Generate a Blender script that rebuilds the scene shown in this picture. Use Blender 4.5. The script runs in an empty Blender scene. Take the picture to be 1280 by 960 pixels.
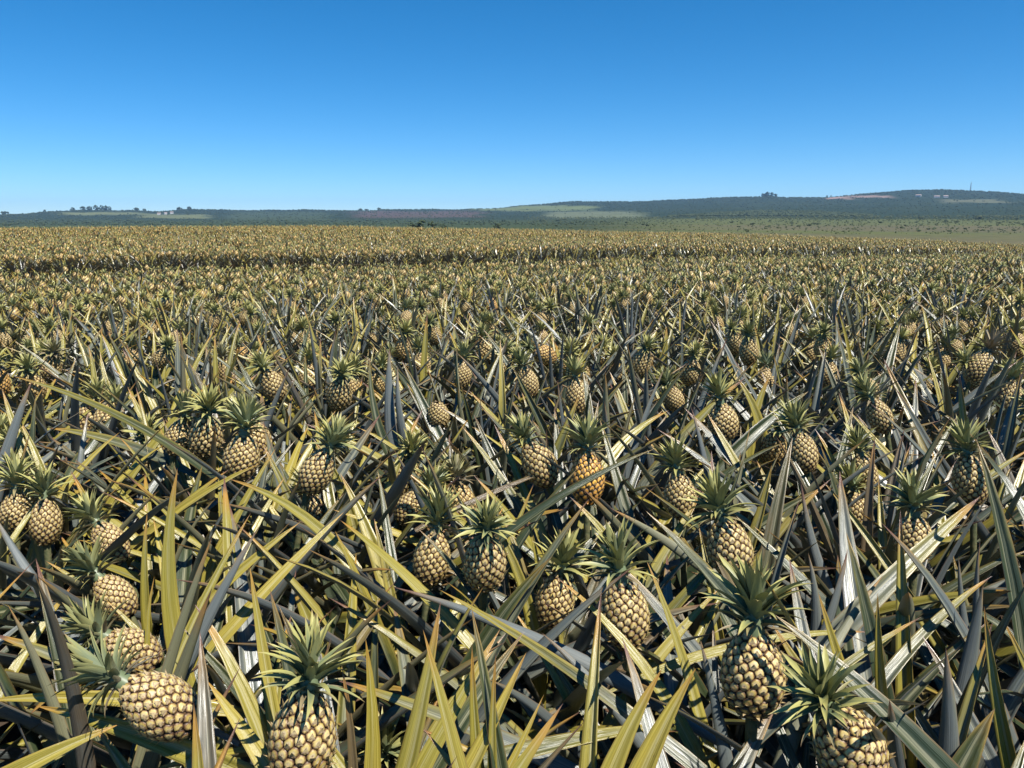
import bpy, math, random
import numpy as np
from mathutils import Matrix, Vector

random.seed(7)
RNG = np.random.default_rng(11)
SC = bpy.context.scene
COL = SC.collection
R = math.radians

# ------------------------------------------------------------------ camera
CAMZ = 1.55
FPX = 961.0                       # focal length in photo pixels (1280 wide)
PITCH = math.atan(200.0 / FPX)    # horizon at y = 280
cp, sp = math.cos(PITCH), math.sin(PITCH)
cam_data = bpy.data.cameras.new('camera')
cam_data.sensor_width = 36.0
cam_data.lens = 36.0 * FPX / 1280.0
cam_data.clip_start = 0.05
cam_data.clip_end = 30000.0
cam = bpy.data.objects.new('camera', cam_data)
COL.objects.link(cam)
cam.location = (0, 0, CAMZ)
cam.rotation_euler = (math.pi / 2 - PITCH, 0, 0)
SC.camera = cam

# ------------------------------------------------------------------ light
SUN_EL, SUN_AZ = R(60), R(180 - 46)     # azimuth clockwise from +Y (view direction): behind the camera, to the right
world = bpy.data.worlds.new('World')
SC.world = world
world.use_nodes = True
wn, wl = world.node_tree.nodes, world.node_tree.links
wn.clear()
sky = wn.new('ShaderNodeTexSky')
sky.sky_type = 'NISHITA'
sky.sun_disc = False
sky.sun_elevation = SUN_EL
sky.sun_rotation = SUN_AZ
sky.altitude = 2000.0
sky.air_density = 0.8
sky.dust_density = 0.3
sky.ozone_density = 6.0
hs = wn.new('ShaderNodeHueSaturation')
hs.inputs['Saturation'].default_value = 1.29
hs.inputs['Hue'].default_value = 0.493
bg = wn.new('ShaderNodeBackground')
bg.inputs['Strength'].default_value = 0.097
out = wn.new('ShaderNodeOutputWorld')
wl.new(sky.outputs[0], hs.inputs['Color'])
wl.new(hs.outputs[0], bg.inputs['Color'])
wl.new(bg.outputs[0], out.inputs['Surface'])

sun_data = bpy.data.lights.new('sun', 'SUN')
sun_data.energy = 5.0
sun_data.angle = R(0.5)
sun_data.color = (1.0, 0.95, 0.87)
sun = bpy.data.objects.new('sun', sun_data)
COL.objects.link(sun)
sdir = Vector((math.sin(SUN_AZ) * math.cos(SUN_EL), math.cos(SUN_AZ) * math.cos(SUN_EL), math.sin(SUN_EL)))
sun.rotation_euler = sdir.to_track_quat('Z', 'Y').to_euler()
sun.location = sdir * 40

SC.view_settings.view_transform = 'Standard'
SC.view_settings.look = 'None'
SC.view_settings.exposure = 0.68
SC.view_settings.gamma = 1.0
SC.render.engine = 'CYCLES'
SC.cycles.max_bounces = 6
SC.cycles.diffuse_bounces = 2
SC.cycles.glossy_bounces = 2
SC.cycles.volume_bounces = 0

# ------------------------------------------------------------------ projection helpers (design-time surveying only)
CAM_R = np.array([1.0, 0, 0])
CAM_F = np.array([0, cp, -sp])
CAM_U = np.array([0, sp, cp])
CAM_P = np.array([0, 0, CAMZ])


def project(P):
    d = np.asarray(P, float) - CAM_P
    z = d @ CAM_F
    zz = np.where(np.abs(z) < 1e-6, 1e-6, z)
    return 640 + FPX * (d @ CAM_R) / zz, 480 - FPX * (d @ CAM_U) / zz, z


def ray(px, py):
    return CAM_F + CAM_R * ((px - 640) / FPX) + CAM_U * ((480 - py) / FPX)


def at_height(px, py, z):
    r = ray(px, py)
    return CAM_P + r * ((z - CAMZ) / r[2])


def at_depth(px, py, d):
    return CAM_P + ray(px, py) * d


# ------------------------------------------------------------------ scene helpers
def link(o, parent=None):
    COL.objects.link(o)
    if parent is not None:
        o.parent = parent
    return o


def tag(o, label=None, cat=None, group=None, kind=None):
    if label: o['label'] = label
    if cat: o['category'] = cat
    if group: o['group'] = group
    if kind: o['kind'] = kind
    return o


def empty(name, loc):
    o = bpy.data.objects.new(name, None)
    o.empty_display_size = 0.1
    o.location = loc
    return link(o)


class Geo:
    """collects polygons with per-vertex attributes"""
    def __init__(self):
        self.v, self.f, self.a, self.m, self.n = [], [], {}, [], 0

    def add(self, pts, faces, mat=0, **attrs):
        pts = np.asarray(pts, float).reshape(-1, 3)
        k = len(pts)
        for key in set(list(self.a) + list(attrs)):
            lst = self.a.setdefault(key, [])
            have = sum(len(x) for x in lst)
            if have < self.n:
                lst.append(np.zeros(self.n - have))
            val = attrs.get(key, 0.0)
            lst.append(np.broadcast_to(np.asarray(val, float), (k,)).copy())
        self.v.append(pts)
        for q in faces:
            self.f.append([int(i) + self.n for i in q])
            self.m.append(mat)
        self.n += k

    def merge(self, g, M):
        v = np.concatenate(g.v)
        M = np.array(M)
        v = v @ M[:3, :3].T + M[:3, 3]
        attrs = {}
        for key, lst in g.a.items():
            attrs[key] = np.concatenate(lst)
        base = self.n
        mats = list(g.m)
        self.add(v, [], **attrs)
        for q, m in zip(g.f, mats):
            self.f.append([i + base for i in q])
            self.m.append(m)

    def arrays(self):
        v = np.concatenate(self.v)
        tris, tm = [], []
        for q, m in zip(self.f, self.m):
            for k in range(1, len(q) - 1):
                tris.append((q[0], q[k], q[k + 1]))
                tm.append(m)
        return v, np.array(tris, np.int32), np.array(tm, np.int32), {k: np.concatenate(x) for k, x in self.a.items()}

    def mesh(self, name, mats, smooth=True):
        me = bpy.data.meshes.new(name)
        me.from_pydata(np.concatenate(self.v).tolist(), [], self.f)
        for m in mats:
            me.materials.append(m)
        me.polygons.foreach_set('material_index', self.m)
        if smooth:
            me.polygons.foreach_set('use_smooth', [True] * len(self.f))
        for key, lst in self.a.items():
            at = me.attributes.new(key, 'FLOAT', 'POINT')
            at.data.foreach_set('value', np.concatenate(lst).astype(np.float32))
        me.update()
        return me


def big_mesh(name, v, tris, mats, mat_idx=None, attrs=None, smooth=True):
    me = bpy.data.meshes.new(name)
    n = len(tris)
    me.vertices.add(len(v))
    me.vertices.foreach_set('co', np.ascontiguousarray(v, np.float32).ravel())
    me.loops.add(n * 3)
    me.loops.foreach_set('vertex_index', np.ascontiguousarray(tris, np.int32).ravel())
    me.polygons.add(n)
    me.polygons.foreach_set('loop_start', np.arange(0, n * 3, 3, dtype=np.int32))
    me.polygons.foreach_set('loop_total', np.full(n, 3, np.int32))
    for m in mats:
        me.materials.append(m)
    if mat_idx is not None:
        me.polygons.foreach_set('material_index', np.ascontiguousarray(mat_idx, np.int32))
    me.polygons.foreach_set('use_smooth', np.full(n, smooth))
    for key, val in (attrs or {}).items():
        at = me.attributes.new(key, 'FLOAT', 'POINT')
        at.data.foreach_set('value', np.ascontiguousarray(val, np.float32))
    me.update(calc_edges=True)
    return me


# ------------------------------------------------------------------ node helpers
class NT:
    def __init__(self, name):
        self.mat = bpy.data.materials.new(name)
        self.mat.use_nodes = True
        self.t = self.mat.node_tree
        self.t.nodes.clear()

    def n(self, kind, **kw):
        nd = self.t.nodes.new(kind)
        for k, v in kw.items():
            setattr(nd, k, v)
        return nd

    def put(self, sock, val):
        if isinstance(val, bpy.types.NodeSocket):
            self.t.links.new(val, sock)
        else:
            sock.default_value = val

    def math(self, op, a, b=0.0, clamp=False):
        nd = self.n('ShaderNodeMath', operation=op, use_clamp=clamp)
        self.put(nd.inputs[0], a)
        self.put(nd.inputs[1], b)
        return nd.outputs[0]

    def step(self, x, lo, hi):
        nd = self.n('ShaderNodeMapRange', interpolation_type='SMOOTHSTEP')
        self.put(nd.inputs['Value'], x)
        self.put(nd.inputs['From Min'], lo)
        self.put(nd.inputs['From Max'], hi)
        return nd.outputs[0]

    def mix(self, f, a, b):
        nd = self.n('ShaderNodeMix', data_type='RGBA')
        self.put(nd.inputs[0], f)
        self.put(nd.inputs[6], a if isinstance(a, bpy.types.NodeSocket) else (*a, 1))
        self.put(nd.inputs[7], b if isinstance(b, bpy.types.NodeSocket) else (*b, 1))
        return nd.outputs[2]

    def attr(self, name):
        return self.n('ShaderNodeAttribute', attribute_name=name).outputs['Fac']

    def attrc(self, name):
        return self.n('ShaderNodeAttribute', attribute_name=name).outputs['Color']

    def noise(self, vec, scale, detail=2.0, rough=0.5):
        nd = self.n('ShaderNodeTexNoise')
        if vec is not None:
            self.put(nd.inputs['Vector'], vec)
        nd.inputs['Scale'].default_value = scale
        nd.inputs['Detail'].default_value = detail
        nd.inputs['Roughness'].default_value = rough
        return nd.outputs['Fac']

    def xyz(self, x, y, z):
        nd = self.n('ShaderNodeCombineXYZ')
        for i, a in enumerate((x, y, z)):
            self.put(nd.inputs[i], a)
        return nd.outputs[0]

    def finish(self, color, rough, bump=None, strength=0.3, dist=0.01, spec=0.5, val=1.0):
        if val != 1.0:
            hv = self.n('ShaderNodeHueSaturation')
            hv.inputs['Value'].default_value = val
            self.put(hv.inputs['Color'], color)
            color = hv.outputs[0]
        b = self.n('ShaderNodeBsdfPrincipled')
        self.put(b.inputs['Base Color'], color if isinstance(color, bpy.types.NodeSocket) else (*color, 1))
        self.put(b.inputs['Roughness'], rough)
        self.put(b.inputs['Specular IOR Level'], spec)
        if bump is not None:
            bp = self.n('ShaderNodeBump')
            bp.inputs['Strength'].default_value = strength
            bp.inputs['Distance'].default_value = dist
            self.put(bp.inputs['Height'], bump)
            self.t.links.new(bp.outputs[0], b.inputs['Normal'])
        o = self.n('ShaderNodeOutputMaterial')
        self.t.links.new(b.outputs[0], o.inputs['Surface'])
        return self.mat


def object_params(s):
    oi = s.n('ShaderNodeObjectInfo')
    sepc = s.n('ShaderNodeSeparateColor')
    s.t.links.new(oi.outputs['Color'], sepc.inputs[0])
    rnd = s.math('FRACT', s.math('ADD', s.attr('rnd'), sepc.outputs[0]))
    yel = s.math('ADD', s.attr('yel'), sepc.outputs[1])
    dry = s.math('ADD', s.attr('dry'), sepc.outputs[2])
    return rnd, yel, dry


def leaf_material():
    s = NT('pineapple_leaf')
    rnd, yel, dry = object_params(s)
    u, v = s.attr('u'), s.attr('v')
    au = s.math('ABSOLUTE', u)
    under = s.math('MAXIMUM', s.attr('side'), s.n('ShaderNodeNewGeometry').outputs['Backfacing'])
    seed = s.math('MULTIPLY', rnd, 37.0)
    streak = s.noise(s.xyz(s.math('MULTIPLY', u, 5.0), s.math('MULTIPLY', v, 1.6), seed), 1.6, 3.0)
    blot = s.noise(s.xyz(u, s.math('MULTIPLY', v, 6.0), seed), 1.7, 3.0, 0.6)
    spots = s.noise(s.xyz(s.math('MULTIPLY', u, 3.0), s.math('MULTIPLY', v, 40.0), seed), 1.4, 2.0, 0.7)
    green = s.mix(blot, (0.018, 0.031, 0.014), (0.058, 0.080, 0.034))
    green = s.mix(s.step(rnd, 0.42, 0.85), green, s.mix(streak, (0.070, 0.092, 0.088), (0.235, 0.255, 0.245)))
    gold = s.mix(s.step(streak, .3, .7), (0.33, 0.265, 0.030), (0.58, 0.465, 0.090))
    gold = s.mix(s.math('MULTIPLY', s.step(rnd, 0.0, 0.35), 0.45), gold, (0.25, 0.24, 0.045))
    # yellowing runs from the tip and the margins inwards
    fy = s.math('ADD', s.math('MULTIPLY', yel, 1.25), s.math('MULTIPLY', s.math('SUBTRACT', v, 0.55), 0.95))
    fy = s.math('ADD', fy, s.math('MULTIPLY', s.math('SUBTRACT', au, 0.5), 0.35))
    fy = s.math('ADD', fy, s.math('MULTIPLY', s.math('SUBTRACT', blot, 0.5), 0.55))
    fy = s.step(fy, 0.15, 0.95)
    c = s.mix(fy, green, gold)
    mid = s.math('MULTIPLY', s.math('SUBTRACT', 1.0, s.step(au, 0.05, 0.42)), s.math('MULTIPLY', s.step(streak, 0.35, 0.7), 0.62))
    mid = s.math('MULTIPLY', mid, s.step(v, 0.15, 0.5))
    c = s.mix(mid, c, (0.58, 0.55, 0.34))  # cream streak along the channel: sun gloss painted into the leaf colour
    # leaf underside: waxy blue grey scales
    wax = s.mix(streak, (0.085, 0.108, 0.108), (0.250, 0.275, 0.268))
    wax = s.mix(s.math('MULTIPLY', fy, 0.48), wax, (0.34, 0.31, 0.10))
    c = s.mix(s.math('MULTIPLY', under, 0.92), c, wax)
    c = s.mix(s.math('MULTIPLY', s.step(spots, 0.66, 0.74), 0.5), c, (0.16, 0.10, 0.04))
    lines = s.noise(s.xyz(s.math('MULTIPLY', u, 16.0), s.math('MULTIPLY', v, 1.2), seed), 1.5, 3.0, 0.7)
    c = s.mix(s.math('MULTIPLY', s.step(lines, 0.38, 0.62), 0.28), c, s.mix(under, (0.06, 0.07, 0.02), (0.06, 0.075, 0.07)))
    # margins, brown flush and dead tips
    c = s.mix(s.math('MULTIPLY', s.step(au, 0.86, 1.0), 0.35), c, (0.30, 0.14, 0.05))
    flush = s.math('MULTIPLY', s.step(s.math('ADD', dry, s.math('MULTIPLY', s.math('SUBTRACT', blot, 0.5), 0.7)), 0.35, 0.95), 0.85)
    c = s.mix(flush, c, s.mix(streak, (0.095, 0.060, 0.034), (0.23, 0.165, 0.085)))
    tipv = s.math('ADD', v, s.math('MULTIPLY', s.math('SUBTRACT', rnd, 0.6), 0.10))
    c = s.mix(s.math('MULTIPLY', s.step(tipv, 0.84, 0.96), s.math('ADD', 0.18, s.math('MULTIPLY', fy, 0.55))), c, (0.50, 0.235, 0.045))
    c = s.mix(s.step(tipv, 0.945, 0.985), c, (0.19, 0.10, 0.065))
    rough = s.math('ADD', 0.22, s.math('MULTIPLY', under, 0.2))
    rough = s.math('ADD', rough, s.math('MULTIPLY', streak, 0.16))
    ribs = s.noise(s.xyz(s.math('MULTIPLY', u, 11.0), s.math('MULTIPLY', v, 2.5), seed), 1.5, 2.0)
    return s.finish(c, rough, ribs, 0.35, 0.004, 0.6, 0.74)


def crown_material():
    s = NT('crown_leaf')
    rnd, yel, dry = object_params(s)
    u, v = s.attr('u'), s.attr('v')
    au = s.math('ABSOLUTE', u)
    under = s.n('ShaderNodeNewGeometry').outputs['Backfacing']
    seed = s.math('MULTIPLY', rnd, 31.0)
    streak = s.noise(s.xyz(s.math('MULTIPLY', u, 3.0), s.math('MULTIPLY', v, 2.0), seed), 1.6, 2.0)
    base = s.mix(streak, (0.115, 0.160, 0.075), (0.225, 0.262, 0.150))
    tip = s.mix(streak, (0.33, 0.33, 0.085), (0.54, 0.49, 0.19))
    fy = s.math('ADD', s.math('MULTIPLY', v, 0.95), s.math('MULTIPLY', s.math('SUBTRACT', rnd, 0.5), 0.5))
    fy = s.math('ADD', fy, s.math('MULTIPLY', au, 0.25))
    fy = s.math('ADD', fy, s.math('MULTIPLY', yel, 0.7))
    c = s.mix(s.step(fy, 0.22, 0.95), base, tip)
    c = s.mix(s.math('MULTIPLY', under, 0.3), c, (0.22, 0.25, 0.15))
    c = s.mix(s.math('MULTIPLY', s.step(dry, 0.3, 0.9), 0.7), c, s.mix(streak, (0.16, 0.105, 0.075), (0.34, 0.24, 0.18)))
    c = s.mix(s.math('MULTIPLY', s.step(v, 0.82, 1.0), 0.6), c, (0.36, 0.20, 0.10))
    return s.finish(c, 0.42, streak, 0.2, 0.003, 0.4, 0.80)


def fruit_material():
    s = NT('fruit_skin')
    rnd, yel, dry = object_params(s)
    e = s.attr('e')
    geo = s.n('ShaderNodeTexCoord').outputs['Object']
    fine = s.noise(geo, 190.0, 4.0, 0.7)
    ee = s.math('ADD', e, s.math('MULTIPLY', s.math('SUBTRACT', fine, 0.5), 0.75))
    pale = s.mix(rnd, (0.42, 0.315, 0.075), (0.66, 0.52, 0.21))
    ripe = s.mix(rnd, (0.80, 0.30, 0.012), (0.90, 0.50, 0.04))
    yel = s.math('MULTIPLY', yel, s.math('ADD', 0.55, s.math('MULTIPLY', rnd, 0.45)))
    pale = s.mix(yel, pale, ripe)
    core_c = s.mix(s.math('MULTIPLY', yel, 0.7), s.mix(fine, (0.40, 0.27, 0.11), (0.84, 0.77, 0.56)), ripe)
    c = s.mix(s.step(ee, 0.0, 0.55), core_c, pale)
    c = s.mix(s.step(ee, 0.50, 0.84), c, (0.205, 0.118, 0.048))
    c = s.mix(s.step(ee, 0.86, 1.08), c, (0.055, 0.028, 0.016))
    c = s.mix(s.math('MULTIPLY', s.math('SUBTRACT', 1.0, s.step(e, 0.03, 0.17)), 0.75), c, (0.21, 0.115, 0.05))
    c = s.mix(s.step(dry, 0.2, 0.8), c, s.mix(s.step(fine, .35, .65), (0.15, 0.075, 0.035), (0.56, 0.42, 0.26)))
    return s.finish(c, 0.46, fine, 0.25, 0.002, 0.45, 0.95)


def plain(name, c1, c2, scale, rough=0.8, bump=0.3, dist=0.02):
    s = NT(name)
    co = s.n('ShaderNodeTexCoord').outputs['Object']
    f = s.noise(co, scale, 5.0, 0.6)
    return s.finish(s.mix(s.step(f, 0.3, 0.7), c1, c2), rough, f, bump, dist, 0.3)


M_LEAF = leaf_material()
M_CROWN = crown_material()
M_FRUIT = fruit_material()
M_STALK = plain('stalk_green', (0.06, 0.08, 0.035), (0.14, 0.13, 0.06), 60)
M_SOIL = plain('soil', (0.022, 0.016, 0.012), (0.07, 0.048, 0.03), 3.0, 0.95, 0.6, 0.05)
M_TRACK = plain('track_soil', (0.10, 0.075, 0.05), (0.20, 0.155, 0.10), 2.0, 0.95, 0.6, 0.05)
M_BARK = plain('bark', (0.05, 0.038, 0.03), (0.12, 0.095, 0.075), 2.0, 0.9)
M_WALL = plain('white_wall', (0.46, 0.45, 0.43), (0.60, 0.58, 0.55), 0.6, 0.8, 0.1)
M_ROOF = plain('roof_sheet', (0.28, 0.20, 0.18), (0.40, 0.33, 0.30), 0.8, 0.6, 0.1)
M_METAL = plain('mast_metal', (0.16, 0.16, 0.17), (0.24, 0.24, 0.25), 1.0, 0.5, 0.1)


def bush_material(name, dark, light):
    s = NT(name)
    rnd, yel, dry = object_params(s)
    co = s.n('ShaderNodeTexCoord').outputs['Object']
    f = s.noise(co, 0.35, 4.0, 0.65)
    c = s.mix(f, dark, light)
    c = s.mix(s.math('MULTIPLY', s.step(rnd, 0.6, 1.0), 0.5), c, (0.085, 0.10, 0.045))
    return s.finish(c, 0.8, f, 0.5, 0.4, 0.2, 0.85)


M_BUSH = bush_material('bush_foliage', (0.030, 0.046, 0.022), (0.075, 0.095, 0.040))
M_SCRUB = bush_material('scrub_foliage', (0.060, 0.078, 0.034), (0.120, 0.135, 0.060))


def hill_material():
    s = NT('hill_cover')
    co = s.n('ShaderNodeTexCoord').outputs['Object']
    base = s.attrc('cover')
    patch = s.noise(co, 0.006, 6.0, 0.65)
    speck = s.noise(co, 0.06, 4.0, 0.7)
    openness = s.attr('open')
    c = s.mix(s.math('MULTIPLY', s.step(patch, 0.44, 0.66), 0.24), base, (0.085, 0.105, 0.055))
    tuft = s.noise(co, 0.22, 3.0, 0.7)
    c = s.mix(s.math('MULTIPLY', s.step(tuft, 0.45, 0.62), s.math('MULTIPLY', openness, 0.45)), c, (0.060, 0.075, 0.030))
    lim = s.math('ADD', 0.50, s.math('MULTIPLY', openness, 0.13))
    c = s.mix(s.math('MULTIPLY', s.step(speck, lim, s.math('ADD', lim, 0.06)), 0.85), c, (0.026, 0.040, 0.018))
    return s.finish(c, 0.95, speck, 0.6, 3.0, 0.1, 0.72)


M_HILL = hill_material()

# ------------------------------------------------------------------ terrain
def smooth(a, b, x):
    t = np.clip((x - a) / (b - a), 0, 1)
    return t * t * (3 - 2 * t)


CX = [0, 400, 640, 850, 1000, 1280]
CZ = [0.50, 0.62, 0.28, -0.02, -0.28, -0.85]


def az_px(az):
    a = np.clip(az, -R(60), R(60))
    return 640 + FPX * np.tan(a) / cp


def z_of(py, az, d):
    k = (480 - np.asarray(py, float)) / FPX
    up = np.cos(np.clip(az, -R(60), R(60))) * (k * cp - sp) / (cp + k * sp)
    return CAMZ + d * up


RIDGE_X = [-600, 0, 40, 75, 100, 140, 165, 200, 240, 300, 350, 440, 480, 560, 620, 680, 720, 800, 850, 900, 940, 958, 980, 1030, 1080, 1130, 1180, 1230, 1280, 1900]
RIDGE_Y = [275, 269, 267, 264, 263, 263, 263, 264, 261.5, 263, 262.5, 263.5, 262, 262.5, 260, 255.5, 252, 251.5, 250, 247.5, 246, 244.5, 247, 247, 242, 238.5, 237, 239.5, 243, 262]
LX = [-600, 0, 320, 640, 850, 1000, 1280, 1900]
LAYERS = [
    (170, [291, 291, 291, 291, 291.5, 294, 301, 303]),
    (420, [289, 289, 289, 288, 287, 288, 292, 294]),
    (900, [285, 284, 283, 280, 277.5, 278, 279, 280]),
    (1600, [282, 280, 278, 275, 270.5, 269, 268, 270]),
    (2500, [279, 275, 271, 267, 261, 256, 252, 264]),
]
D_RIDGE = 3600.0


ROW_E = np.array([2.0, 1.0]) / math.sqrt(5)      # direction of the planted rows and of the track
ROW_N = np.array([-1.0, 2.0]) / math.sqrt(5)


def across_rows(x, y):
    return x * ROW_N[0] + y * ROW_N[1]


def field_z(x, y):
    d = np.hypot(x, y)
    az = np.arctan2(x, y)
    p = across_rows(x, y)
    gp = -0.25 * smooth(4, 20, p) + 0.23 * smooth(20.9, 23.2, p)
    crest = np.interp(az_px(az), CX, CZ)
    w = smooth(20, 76, d)
    z = gp * (1 - w) + crest * w
    z = z + 0.05 * np.sin(x * 0.31 + 1) * np.sin(y * 0.27) * smooth(3, 12, d)
    return z


def terrain_z(x, y):
    x, y = np.asarray(x, float), np.asarray(y, float)
    d = np.hypot(x, y)
    az = np.arctan2(x, y)
    px = az_px(az)
    ds = [95.0]
    zs = [field_z(x / np.maximum(d, 1e-6) * 95, y / np.maximum(d, 1e-6) * 95) - 0.6]
    for dl, ys in LAYERS:
        ds.append(dl)
        zs.append(z_of(np.interp(px, LX, ys), az, dl))
    ds.append(D_RIDGE)
    zs.append(z_of(np.interp(px, RIDGE_X, RIDGE_Y), az, D_RIDGE))
    ds.append(6500.0)
    zs.append(zs[-1] - 60)
    zf = zs[0].copy() if hasattr(zs[0], 'copy') else zs[0]
    for i in range(len(ds) - 1):
        t = np.clip((d - ds[i]) / (ds[i + 1] - ds[i]), 0, 1)
        zf = np.where(d > ds[i], zs[i] * (1 - t) + zs[i + 1] * t, zf)
    rough = (np.sin(x * 0.011 + 2 * np.sin(y * 0.007)) * np.sin(y * 0.009 + 1.3) * 2.2 + np.sin(x * 0.031 + y * 0.023) * 0.9)
    zf = zf + rough * smooth(500, 2500, d)
    near = field_z(x, y) - 0.6 * smooth(80, 95, d)
    return np.where(d < 95, near, zf)


DIST = np.geomspace(97, 5000, 400)


def terrain_at(px, py):
    """ground point seen at a photo pixel beyond the field"""
    r = ray(px, py)
    r = r / math.hypot(r[0], r[1])
    X, Y, Zr = r[0] * DIST, r[1] * DIST, CAMZ + r[2] * DIST
    Z = terrain_z(X, Y)
    hit = np.nonzero(Zr < Z)[0]
    i = int(hit[0]) if len(hit) else int(np.searchsorted(DIST, D_RIDGE - 40))
    return float(X[i]), float(Y[i]), float(Z[i]), float(DIST[i])


def polar_mesh(name, azs, ds, mat, closed, attrs_fn=None):
    A, D = np.meshgrid(azs, ds)
    X, Y = D * np.sin(A), D * np.cos(A)
    Z = terrain_z(X, Y)
    na, nd = len(azs), len(ds)
    idx = np.arange(na * nd).reshape(nd, na)
    cols = na if closed else na - 1
    j = np.arange(cols)
    j2 = (j + 1) % na
    quads = []
    for i in range(nd - 1):
        a, b, c, d_ = idx[i, j], idx[i, j2], idx[i + 1, j2], idx[i + 1, j]
        quads.append(np.stack([a, d_, c], 1))
        quads.append(np.stack([a, c, b], 1))
    V = np.stack([X.ravel(), Y.ravel(), Z.ravel()], 1)
    attrs, colors = (None, None)
    me = big_mesh(name, V, np.concatenate(quads), [mat])
    if attrs_fn:
        colr, op = attrs_fn(V)
        at = me.attributes.new('cover', 'FLOAT_COLOR', 'POINT')
        at.data.foreach_set('color', np.concatenate([colr, np.ones((len(V), 1))], 1).astype(np.float32).ravel())
        at = me.attributes.new('open', 'FLOAT', 'POINT')
        at.data.foreach_set('value', op.astype(np.float32))
    o = link(bpy.data.objects.new(name, me))
    o['kind'] = 'structure'
    return o


fine = np.radians(np.arange(-44, 44.01, 0.16))
coarse = np.radians(np.arange(50, 311, 6.0))
AZS = np.concatenate([fine, coarse])
NEAR_D = np.concatenate([[0.02], np.linspace(0.5, 30, 40), np.linspace(31.5, 95, 45)])
FAR_D = np.concatenate([np.geomspace(95, 900, 60), np.geomspace(920, 3400, 90)[0:], np.linspace(3430, 3900, 14), np.geomspace(4000, 6500, 6)])


def wob(x, y, s, k=0.0):
    return np.sin(x * s + k + 1.7 * np.sin(y * s * 0.8 + k)) * np.sin(y * s * 1.1 + 2 * k + 1.3 * np.sin(x * s * 0.6))


def cover(V):
    px, py, dep = project(V)
    x, y = V[:, 0], V[:, 1]
    d = np.hypot(x, y)
    ok = dep > 1
    px = np.where(ok, px, -500)
    py = np.where(ok, py, 280)
    n1, n2 = wob(x, y, 0.012), wob(x, y, 0.035, 2.0)
    pxx = px + 9 * n1 + 4 * n2
    pyy = py + 0.9 * n1 + 0.7 * n2
    col = np.tile(np.array([[0.030, 0.050, 0.026]]), (len(V), 1))
    op = np.full(len(V), 0.25)

    def zone(mask, c, o):
        m = np.clip(mask, 0, 1)[:, None]
        col[:] = col * (1 - m) + np.array([c]) * m
        op[:] = op * (1 - m[:, 0]) + o * m[:, 0]

    def box(x0, x1, y0, y1, sx=14, sy=0.9):
        return smooth(x0 - sx, x0 + sx, pxx) * (1 - smooth(x1 - sx, x1 + sx, pxx)) * smooth(y0 - sy, y0 + sy, pyy) * (1 - smooth(y1 - sy, y1 + sy, pyy))

    hill = smooth(700, 1200, d)
    zone(box(70, 180, 265.5, 268.5) * hill, (0.20, 0.22, 0.10), 0.8)
    zone(box(178, 260, 268, 273) * hill, (0.19, 0.21, 0.10), 0.8)
    zone(box(285, 410, 264.5, 275) * hill * 0.75, (0.075, 0.105, 0.055), 0.5)
    zone(box(440, 600, 264, 272) * hill * 0.9, (0.125, 0.082, 0.075), 0.5)
    zone(box(585, 742, 257, 263) * hill, (0.18, 0.215, 0.085), 0.75)
    zone(box(684, 800, 264.5, 272.5) * hill, (0.165, 0.19, 0.11), 0.7)
    zone(box(1026, 1066, 245.2, 248.6, 5, 0.5) * hill, (0.46, 0.30, 0.25), 1.0)
    zone(box(1060, 1118, 244.6, 247.2, 6, 0.4) * hill, (0.36, 0.25, 0.21), 1.0)
    zone(box(1178, 1255, 249.5, 253.5, 10, 0.6) * hill * 0.8, (0.20, 0.20, 0.12), 0.8)
    # grass plain at the valley bottom, right
    plain_m = smooth(640, 900, pxx) * smooth(272.5, 276, pyy + 0.006 * (1280 - pxx) * 0.6)
    zone(plain_m, (0.125, 0.140, 0.052), 0.7)
    zone(plain_m * smooth(279, 284, pyy) * smooth(0.0, 0.6, n1 * 0.5 + 0.35), (0.150, 0.132, 0.076), 0.8)
    zone((1 - plain_m) * smooth(0, 1, 1 - smooth(640, 760, px)) * smooth(273, 277, pyy) * 0.6, (0.075, 0.10, 0.04), 0.4)
    zone(1 - smooth(90, 120, d), (0.16, 0.12, 0.07), 0.9)
    return col, op


ground = polar_mesh('ground', AZS, NEAR_D, M_SOIL, True)
hills = polar_mesh('hills', AZS, FAR_D, M_HILL, True, cover)

# track between the two blocks
tv, tf = [], []
ts = np.linspace(-34, 62, 100)
e, nn = ROW_E, ROW_N
for k, t in enumerate(ts):
    for j, pp in enumerate((20.9, 21.5, 22.2, 22.8)):
        q = e * t + nn * (pp + 0.1 * math.sin(t * 0.9 + j))
        tv.append((q[0], q[1], float(field_z(q[0], q[1])) + 0.03))
    if k:
        b = 4 * k
        for j in range(3):
            tf.append((b - 4 + j, b + j, b + j + 1, b - 4 + j + 1))
tg = Geo()
tg.add(tv, tf)
tag(link(bpy.data.objects.new('dirt_track', tg.mesh('dirt_track', [M_TRACK]))), kind='structure')

# ------------------------------------------------------------------ leaf building blocks
def width_profile(v, base=0.72):
    w = base + (1 - base) * smooth(0.0, 0.35, v)
    return w * np.power(np.clip(1 - np.power(v, 2.6), 0, 1), 0.85)


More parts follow.
